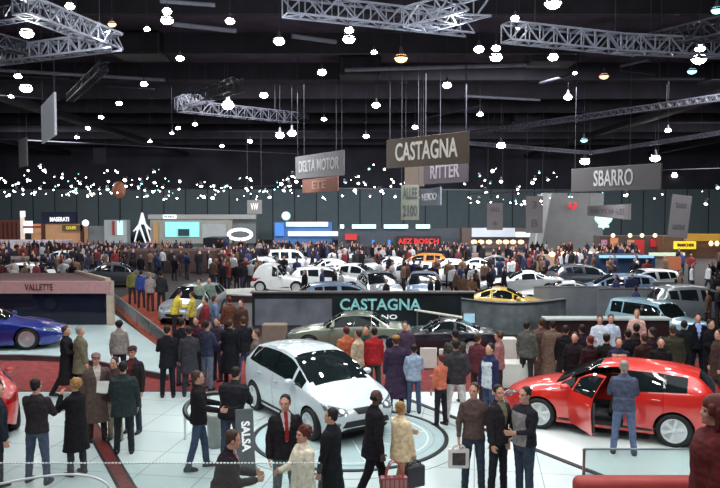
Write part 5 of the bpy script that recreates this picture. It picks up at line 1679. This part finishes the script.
# ------------------------------------------------------------------ people in the middle distance
MID = [
    (66, 325, 1.76, -85, 'man in long black coat walking right before the blue coupe platform', (30, 26, 30), (34, 32, 36), 'brown', dict(style='longcoat', stance='walk')),
    (80, 327, 1.72, -60, 'grey-haired man in olive tan jacket beside the man in long black coat', (112, 104, 84), (66, 56, 56), 'grey', dict(style='coat', fat=1.15)),
    (119, 321, 1.68, 20, 'woman in pale grey vest with dark hair on the red carpet behind the capped man', (140, 128, 124), (46, 40, 46), 'black', dict(fem=True, hs='bob')),
    (167, 326, 1.76, 10, 'man in black suit, back to us, leftmost in the group on the red carpet', (26, 26, 34), (28, 28, 36), 'dark', dict(arms=('hold', 'hang'), hem=.72)),
    (182, 319, 1.76, -20, 'man in black jacket and grey jeans right of the black suit on the carpet', (30, 28, 36), (72, 72, 82), 'dark', {}),
    (196, 317, 1.74, 160, 'man in dark wine shirt in the middle of the carpet group', (64, 30, 40), (48, 46, 56), 'dark', {}),
    (207, 321, 1.77, -30, 'man in navy pullover and grey-blue jeans in the carpet group', (50, 54, 76), (96, 106, 122), 'dark', dict(style='sweater')),
    (217, 318, 1.70, 150, 'person in violet-black top beside the navy pullover', (50, 40, 58), (60, 58, 70), 'brown', {}),
    (230, 320, 1.72, -15, 'person in black knee-length coat right of the carpet group', (24, 24, 30), (30, 28, 34), 'brown', dict(style='longcoat')),
    (243, 317, 1.77, 25, 'person in black jacket and blue jeans standing by the beige block', (30, 30, 36), (62, 74, 110), 'brown', dict(arms=('front', 'hang'))),
    (256, 330, 1.70, 100, 'person in grey-brown jacket just behind the white car tail', (92, 78, 74), (60, 54, 58), 'brown', {}),
    (346, 327, 1.72, 30, 'person in orange jacket behind the white car roof', (176, 92, 64), (60, 50, 54), 'auburn', {}),
    (358, 330, 1.70, 60, 'person in beige jacket right of the orange jacket', (178, 156, 132), (70, 60, 60), 'brown', {}),
    (374, 328, 1.72, 20, 'person in red jacket behind the white car bonnet', (170, 38, 44), (44, 60, 52), 'dark', {}),
    (366, 326, 1.72, 160, 'person in dark green top between the beige and the red jackets', (44, 62, 56), (44, 46, 50), 'dark', {}),
    (396, 336, 1.74, 5, 'person in long dark purple coat and tan cap on the red carpet', (58, 44, 66), (46, 38, 50), 'brown', dict(style='longcoat', hat=(150, 108, 66), fat=1.1)),
    (414, 345, 1.55, 0, 'youngster in pale blue top and jeans beside the long purple coat', (160, 174, 196), (74, 88, 116), 'dark', dict(vest=None)),
    (405, 322, 1.74, 170, 'person in dark violet top behind the long purple coat', (70, 52, 70), (50, 42, 50), 'dark', {}),
    (441, 355, 1.52, 40, 'youngster in coral pink top and dark trousers left of the white trousers', (204, 112, 86), (42, 36, 44), 'auburn', dict(style='shirt')),
    (456, 340, 1.80, 0, 'man in dark jacket and white trousers with hands behind his back', (56, 52, 56), (216, 208, 204), 'dark', dict(arms=('back', 'back'), stance='wide', fat=1.15)),
    (490, 344, 1.78, 120, 'man in navy and white striped jacket and jeans beside the red car nose', (40, 44, 76), (70, 82, 108), 'dark', dict(vest=(206, 210, 218))),
    (455, 330, 1.75, 20, 'broad person in dark olive top behind the white trousers', (64, 58, 54), (46, 42, 46), 'dark', dict(fat=1.25)),
    (478, 334, 1.72, -40, 'person in wine red top behind the striped jacket', (96, 46, 54), (56, 44, 50), 'brown', {}),
    (499, 332, 1.70, 70, 'person in rose and grey top by the tall narrow plinth', (150, 104, 104), (56, 46, 52), 'brown', dict(fem=True, hs='bob')),
    (527, 322, 1.74, -30, 'person in grey-green jacket between plinths and counter', (86, 84, 80), (44, 38, 42), 'dark', {}),
    (541, 319, 1.76, 10, 'person in long brown coat, left of two, by the end of the counter', (94, 72, 64), (74, 58, 54), 'brown', dict(style='longcoat', fat=1.1)),
    (553, 321, 1.76, -15, 'person in long brown coat, right of two, by the end of the counter', (110, 86, 76), (80, 64, 60), 'dark', dict(style='longcoat', fat=1.1)),
    (575, 333, 1.74, 150, 'person in black top at the left part of the dark counter', (34, 24, 28), (34, 26, 30), 'dark', {}),
    (590, 336, 1.70, 20, 'person in dark maroon top before the dark counter', (64, 30, 34), (40, 28, 32), 'auburn', {}),
    (607, 334, 1.74, -40, 'person in black jacket before the dark counter below the two white shirts', (32, 28, 34), (36, 28, 34), 'dark', {}),
    (619, 338, 1.70, 170, 'person in navy and peach top before the dark counter', (50, 46, 78), (60, 38, 40), 'brown', dict(vest=(200, 150, 130))),
    (636, 324, 1.80, 10, 'tall person in dark brown coat before the off-roader', (50, 34, 36), (40, 30, 34), 'dark', dict(style='coat', fat=1.15)),
    (652, 328, 1.76, 30, 'person in dark plum jacket before the off-roader door', (56, 36, 46), (42, 30, 36), 'dark', dict(fat=1.1)),
    (673, 326, 1.76, -20, 'person in olive grey coat before the off-roader bonnet', (84, 76, 62), (120, 110, 98), 'brown', dict(style='coat', fat=1.1)),
    (661, 338, 1.72, 160, 'person in black between the plum jacket and the olive coat', (28, 22, 26), (30, 24, 28), 'dark', {}),
    (698, 314, 1.82, 170, 'man in black suit with white and blue shirt front right of the off-roader', (24, 26, 40), (26, 26, 38), 'dark', dict(shirt=(150, 170, 220))),
    (711, 320, 1.78, -160, 'man in black jacket at the right edge beside the black suit', (28, 24, 30), (30, 26, 30), 'dark', dict(arms=('front', 'front'))),
    (719, 330, 1.76, 90, 'person in brown coat half cut by the right edge', (92, 66, 58), (58, 44, 44), 'brown', dict(style='coat')),
    (684, 321, 1.76, -10, 'person in charcoal jacket between the olive coat and the black suit at right', (40, 36, 40), (34, 30, 36), 'dark', {}),
    (644, 334, 1.72, 15, 'person in dark rust top before the off-roader rear wheel', (72, 40, 36), (44, 32, 36), 'brown', {}),
    (566, 326, 1.74, -25, 'person in black coat at the left end of the dark counter', (30, 26, 30), (32, 28, 32), 'dark', dict(style='coat')),
    (582, 325, 1.76, 10, 'person in deep purple jacket behind the two dark tops at the counter', (54, 38, 56), (38, 30, 38), 'dark', {}),
    (628, 330, 1.74, -5, 'person in black jacket right of the navy and peach top', (30, 26, 34), (34, 28, 34), 'dark', {}),
    (189, 327, 1.72, 15, 'person in dark grey coat squeezed between black suit and navy pullover', (56, 54, 60), (50, 50, 58), 'dark', dict(style='coat')),
    (600, 316, 1.74, 160, 'man in white shirt behind the counter, left of two', (204, 210, 224), (60, 62, 84), 'dark', dict(style='shirt')),
    (611, 315, 1.76, 170, 'man in white shirt behind the counter, right of two', (196, 204, 226), (50, 56, 90), 'brown', dict(style='shirt')),
    (637, 310, 1.72, 150, 'person in pink and pale top beside the off-roader tail', (214, 170, 160), (70, 60, 64), 'blond', dict(style='shirt')),
    (141, 271, 1.74, 10, 'person in blue jacket, leftmost of three, standing on the orange walkway', (56, 78, 150), (60, 52, 58), 'dark', {}),
    (150, 273, 1.74, -10, 'person in pale grey jacket in the middle of three on the orange walkway', (156, 146, 146), (70, 48, 52), 'blond', {}),
    (161, 272, 1.78, 5, 'person in dark jacket, rightmost of three, on the orange walkway', (44, 46, 52), (38, 40, 50), 'dark', {}),
    (132, 269, 1.72, 30, 'person in olive yellow top farther back on the orange walkway', (120, 122, 66), (56, 46, 48), 'dark', {}),
    (174, 290, 1.70, -60, 'person in yellow top bending beside the silver hatchback', (206, 186, 72), (48, 46, 54), 'dark', dict(lean=.3)),
    (192, 292, 1.70, 80, 'person in yellow and black top right of the silver hatchback', (190, 170, 80), (36, 36, 44), 'brown', {}),
    (199, 279, 1.74, 160, 'person in sage jacket, left of two, behind the silver hatchback', (132, 146, 130), (60, 60, 64), 'dark', {}),
    (209, 278, 1.74, 190, 'person in sage jacket, right of two, behind the silver hatchback', (124, 140, 132), (60, 60, 64), 'dark', {}),
    (205, 298, 1.72, 120, 'person in dark red top near the end of the orange walkway', (120, 40, 46), (44, 40, 50), 'dark', {}),
    (215, 296, 1.72, -70, 'person in white-flecked blue top near the end of the orange walkway', (110, 124, 160), (50, 54, 74), 'brown', {}),
    (229, 297, 1.74, 30, 'person in rust brown top before the rounded platform', (104, 62, 50), (48, 36, 40), 'auburn', {}),
    (241, 300, 1.74, 150, 'person in dark brown jacket before the rounded platform', (70, 48, 44), (44, 36, 40), 'dark', dict(fat=1.1)),
]
for px, hy, h, th, lab, top, legs, hair, kw in MID:
    kw = dict(kw); kw.pop('vest', None) if kw.get('vest', 1) is None else None
    if px > 560 and sum(top) < 330: top = tuple(int(c * .72) for c in top)  # dim light on the right-hand crowd put into darker clothes
    zf = 0
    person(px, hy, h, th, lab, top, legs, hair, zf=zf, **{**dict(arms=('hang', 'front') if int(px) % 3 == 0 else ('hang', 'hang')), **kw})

blocks = []
SC.view_layers[0].update()
for o in bpy.data.objects:
    if o.get('category') in ('platform', 'kiosk', 'car', 'screen', 'wall panel', 'pavilion') or o.get('kind') == 'structure' and o.name.startswith('floor_9'):
        pts = [m.matrix_world @ V(c) for m in [o] + list(o.children) if m.type == 'MESH' for c in m.bound_box]
        if pts: blocks.append((min(p.x for p in pts) - .35, max(p.x for p in pts) + .35, min(p.y for p in pts) - .35, max(p.y for p in pts) + .35))
for o in bpy.data.objects:
    if o.name.split('.')[0] in ('base_wall', 'blue_front', 'beam') and o.parent:
        pts = [V(c) for c in o.bound_box]; blocks.append((min(p.x for p in pts) - .3, max(p.x for p in pts) + .3, min(p.y for p in pts) - .6, max(p.y for p in pts) + .3))

def is_free(P):
    return not any(a <= P.x <= b and c <= P.y <= d for a, b, c, d in blocks)

# ------------------------------------------------------------------ the far crowd
TONES = {'black': [(26, 24, 30), (36, 32, 38)], 'navy': [(40, 46, 74), (54, 62, 100)], 'pale': [(176, 176, 180), (204, 206, 212)], 'reddish': [(120, 48, 50), (92, 46, 50)], 'brown': [(96, 74, 62), (120, 96, 80)]}
KIND = [(1., 0, .0), (1.08, 1, .0), (.95, 0, .12), (1.15, 0, .06)]
ZONES = [((-6, 78), (36, 52), 26, 'above the pavilion roof at left'), ((70, 150), (42, 60), 22, 'before the white sculpture'), ((150, 258), (45, 66), 34, 'before the long pale stand'), ((210, 256), (34, 46), 16, 'between the orange walkway and the microcar'),
         ((258, 345), (40, 60), 24, 'around the white cars left of centre'), ((345, 470), (36, 56), 36, 'around the people carriers in the middle'), ((470, 600), (36, 54), 26, 'before the grey tower wall'), ((590, 724), (36, 52), 20, 'before the blue fronted stand at right'),
         ((540, 724), (26, 34), 10, 'between the right partition screens'), ((300, 480), (29.5, 35), 12, 'just behind the dark stand wall')]
rr = random.Random(11)
hall_cars = [o for o in bpy.data.objects if o.get('category') == 'car']
for (xa, xb), (ya, yb), n, where in ZONES:
    for i in range(n):
        for _ in range(20):
            Y = ya + (yb - ya) * rr.random()
            px = rr.uniform(xa, xb)
            P = A(px, 250, Y); P.z = 0
            if is_free(P): break
        if not is_free(P): continue
        blocks.append((P.x - .45, P.x + .45, P.y - .35, P.y + .35))
        tn = rr.choices(list(TONES), [40, 18, 16, 12, 14])[0]
        top = rr.choice(TONES[tn])
        far_person(P, rr.uniform(0, 2 * PI), rr.uniform(1.62, 1.84), top, rr.choice([(36, 36, 44), (56, 62, 80), (60, 50, 50)]), rr.choice(['dark', 'brown', 'grey', 'dark']), f'distant visitor in a {tn} top in the crowd {where}', f'{tn} topped visitors {where}', rr.choice(KIND))

def crowd(label, n, xa, xb, ya, yb, seed):
    r_ = random.Random(seed)
    b = MB()
    b.loft([((0, 0, .0), .16, .12), ((0, 0, .82), .19, .13), ((0, 0, 1.32), .21, .13), ((0, 0, 1.44), .17, .10), ((0, 0, 1.5), .06, .06)], 9)
    b.ell((0, .01, 1.62), (.09, .1, .125), None, 8, 6)
    for q in (-1, 1): b.caps((q * .21, 0, 1.38), (q * .25, .08, .9), .07, .05, 6)
    proto = remesh(b, .075, 1)
    co = [v.co.copy() for v in proto.vertices]; fs = [tuple(p.vertices) for p in proto.polygons]; zc = [p.center.z for p in proto.polygons]; yc = [p.center.y for p in proto.polygons]
    tones = [(26, 24, 30), (40, 36, 42), (46, 52, 84), (170, 172, 178), (112, 50, 52), (100, 78, 66), (60, 56, 58)]
    mats = [cloth('top%02x%02x%02x' % t, t) for t in tones] + [cloth('leg24242c', (36, 36, 44)), mat('skin_fair', SKIN['fair']), mat('hair_dark', HAIR['dark'])]
    out = MB()
    for i in range(n):
        for _ in range(30):
            Y = ya + (yb - ya) * r_.random(); P = A(r_.uniform(xa, xb), 250, Y)
            if is_free(P): break
        a = r_.uniform(0, 2 * PI); k = r_.uniform(.93, 1.05); top = r_.choice((0, 0, 0, 1, 1, 1, 2, 2, 3, 4, 5, 6))
        c, s_ = math.cos(a) * k, math.sin(a) * k
        base = len(out.v)
        out.v += [(P.x + v.x * c - v.y * s_, P.y + v.x * s_ + v.y * c, v.z * k) for v in co]
        out.f += [tuple(q + base for q in f) for f in fs]
        out.m += [(8 if y > .0 and z < 1.67 else 9) if z > 1.5 else (top if z > .85 else 7) for z, y in zip(zc, yc)]
    o = out.build('crowd', mats, None, True)
    tag(o, label, 'crowd', None, 'stuff')
crowd('dense far crowd of visitors filling the left half of the hall floor', 260, -12, 330, 50, 68, 3)
crowd('dense far crowd of visitors filling the right half of the hall floor', 210, 330, 640, 48, 64, 4)

# ------------------------------------------------------------------ light
def lamp(name, kind, loc, e, col=(1, 1, 1), size=.3, aim=None, spot=None):
    l = bpy.data.lights.new(name, kind); l.energy = e; l.color = col
    if kind == 'AREA': l.shape = 'RECTANGLE'; l.size, l.size_y = size if isinstance(size, tuple) else (size, size)
    else: l.shadow_soft_size = size
    if kind == 'SPOT': l.spot_size = spot or 1.2; l.spot_blend = .6
    o = bpy.data.objects.new(name, l); COL.objects.link(o); o.location = loc
    if aim is not None: o.rotation_euler = (V(aim) - V(loc)).to_track_quat('-Z', 'Y').to_euler()
    return o
cool = (.93, 1.0, 1.0)
for i, (x, y) in enumerate([(-9, 10), (-3.5, 9), (2.5, 9.5), (8, 10), (-8, 15.5), (-2.5, 15), (3.5, 15.5), (8.5, 15), (12, 13), (-5, 19), (1.5, 19)]):
    lamp('stand_spot', 'SPOT', (x, y, 10.6), 430, cool, .16, (x * .95, y + 1.5, 0), 1.75)
for i, (x, y, z) in enumerate([(-6, 21, 9.5), (-3, 23, 9.8), (0, 21.5, 9.6), (3, 23, 9.8), (6, 21, 9.5), (9, 22.5, 9.7), (-10, 22, 9.6), (1.5, 17, 9.2), (5, 17.5, 9.2), (-4, 17, 9.2), (8, 17, 9.2), (4, 11, 9.4), (7, 11, 9.4), (-2, 11, 9.4)]):
    lamp('stand_bulb', 'POINT', (x, y, z), 230, cool, .22)
lamp('pavilion_fill', 'POINT', (-10.6, 28.3, 1.45), 60, (.9, .95, 1), .05); lamp('pavilion_fill', 'POINT', (-13.4, 28.3, 1.45), 60, (.9, .95, 1), .05)  # unseen point lights added to brighten the pavilion interior
lamp('fascia_fill', 'SPOT', (-9, 17, 10.5), 900, cool, .2, (-11, 27, 1.2), .6)  # unseen spot added to brighten the pavilion front
lamp('microcar_fill', 'SPOT', (-4, 28, 11), 1500, cool, .2, (-3.7, 37, .8), .5)  # unseen spot added to whiten the microcar
for x in (-4, 3): lamp('gallery_fill', 'SPOT', (x, 3, 9), 500, (1, .95, .92), .3, (x, 7, 1.4), 1.4)  # unseen fill added to brighten the bench and the person at right
for i, (x, y, z, ax, ay) in enumerate([(2, 12.5, 10, 4.5, 14.6), (4, 18, 10, 5, 14.6), (6.5, 18.5, 10, 5.5, 14.4), (8.5, 17, 10, 6.3, 14.2), (3, 20, 10, 4.2, 15), (6, 12, 10, 5.4, 14), (7.5, 22, 10.5, 6, 14.5), (9.5, 13, 10, 6.6, 14),
                                      (-4.5, 19, 10, -1.8, 15.6), (-1, 20.5, 10, -1.6, 15.6), (1.5, 18, 10, -1.4, 15), (-3.5, 12, 10, -1.8, 15.6), (-7, 15, 10, -2, 16), (-12, 26, 10, -11, 22.8), (-9, 19, 10, -10.6, 22.8), (-8, 26, 10, -10.5, 22.8), (4, 24, 10.5, 6.2, 30.2), (8, 25, 10.5, 6.2, 30.2), (5, 27, 11, 6.2, 30.2), (9, 17, 10.5, 10, 24.8)]):
    lamp('car_glint_spot', 'SPOT', (x, y, z), 480, cool, .17, (ax, ay, .8), .55)  # unseen narrow spots added for paint highlights and a brighter yellow coupe
lamp('front_fill', 'AREA', (-3, 1.5, 9.5), 420, cool, (12, 2), (-1, 15, 1))  # added fill near the camera, brightens the fronts of the people
lamp('stand_wash', 'AREA', (0, 14, 11.5), 650, cool, (20, 8), (0, 15, 0))
for x in (-13, -8): lamp('platform_spot', 'SPOT', (x, 23, 10.6), 1500, (.95, 1, 1), .2, (x + 1, 24, 0), 1.3)
for x, y, e in ((-8, 26, 700), (2, 17, 900), (11, 18, 500), (13, 24, 700), (-14, 24, 900), (-3.5, 33, 900)):
    lamp('aisle_spot', 'SPOT', (x, y, 11.5), e, (1, .96, .94), .3, (x * .97, y + 8, 0), 1.0)
for x, y, e in ((-28, 46, 1900), (-8, 46, 2800), (8, 42, 4800), (24, 44, 3000), (-34, 74, 3600), (-10, 76, 4200), (12, 74, 4200), (36, 68, 3600)):
    lamp('far_wash', 'AREA', (x, y, 12), e, (.96, .98, 1), (10, 6), (x, y + 4, 0))
w = bpy.data.worlds.new('hall_air'); SC.world = w; w.use_nodes = True
w.node_tree.nodes['Background'].inputs['Color'].default_value = (*lin((92, 96, 120)), 1)
w.node_tree.nodes['Background'].inputs['Strength'].default_value = .5

# ------------------------------------------------------------------ camera
cd = bpy.data.cameras.new('camera'); cam = bpy.data.objects.new('camera', cd); COL.objects.link(cam)
cam.location = (0, 0, EYE); cam.rotation_euler = (PI / 2 - PITCH, 0, 0)
cd.sensor_width = 36; cd.lens = 36; cd.clip_end = 400
SC.camera = cam
bpy.data.scenes.remove(TMP)
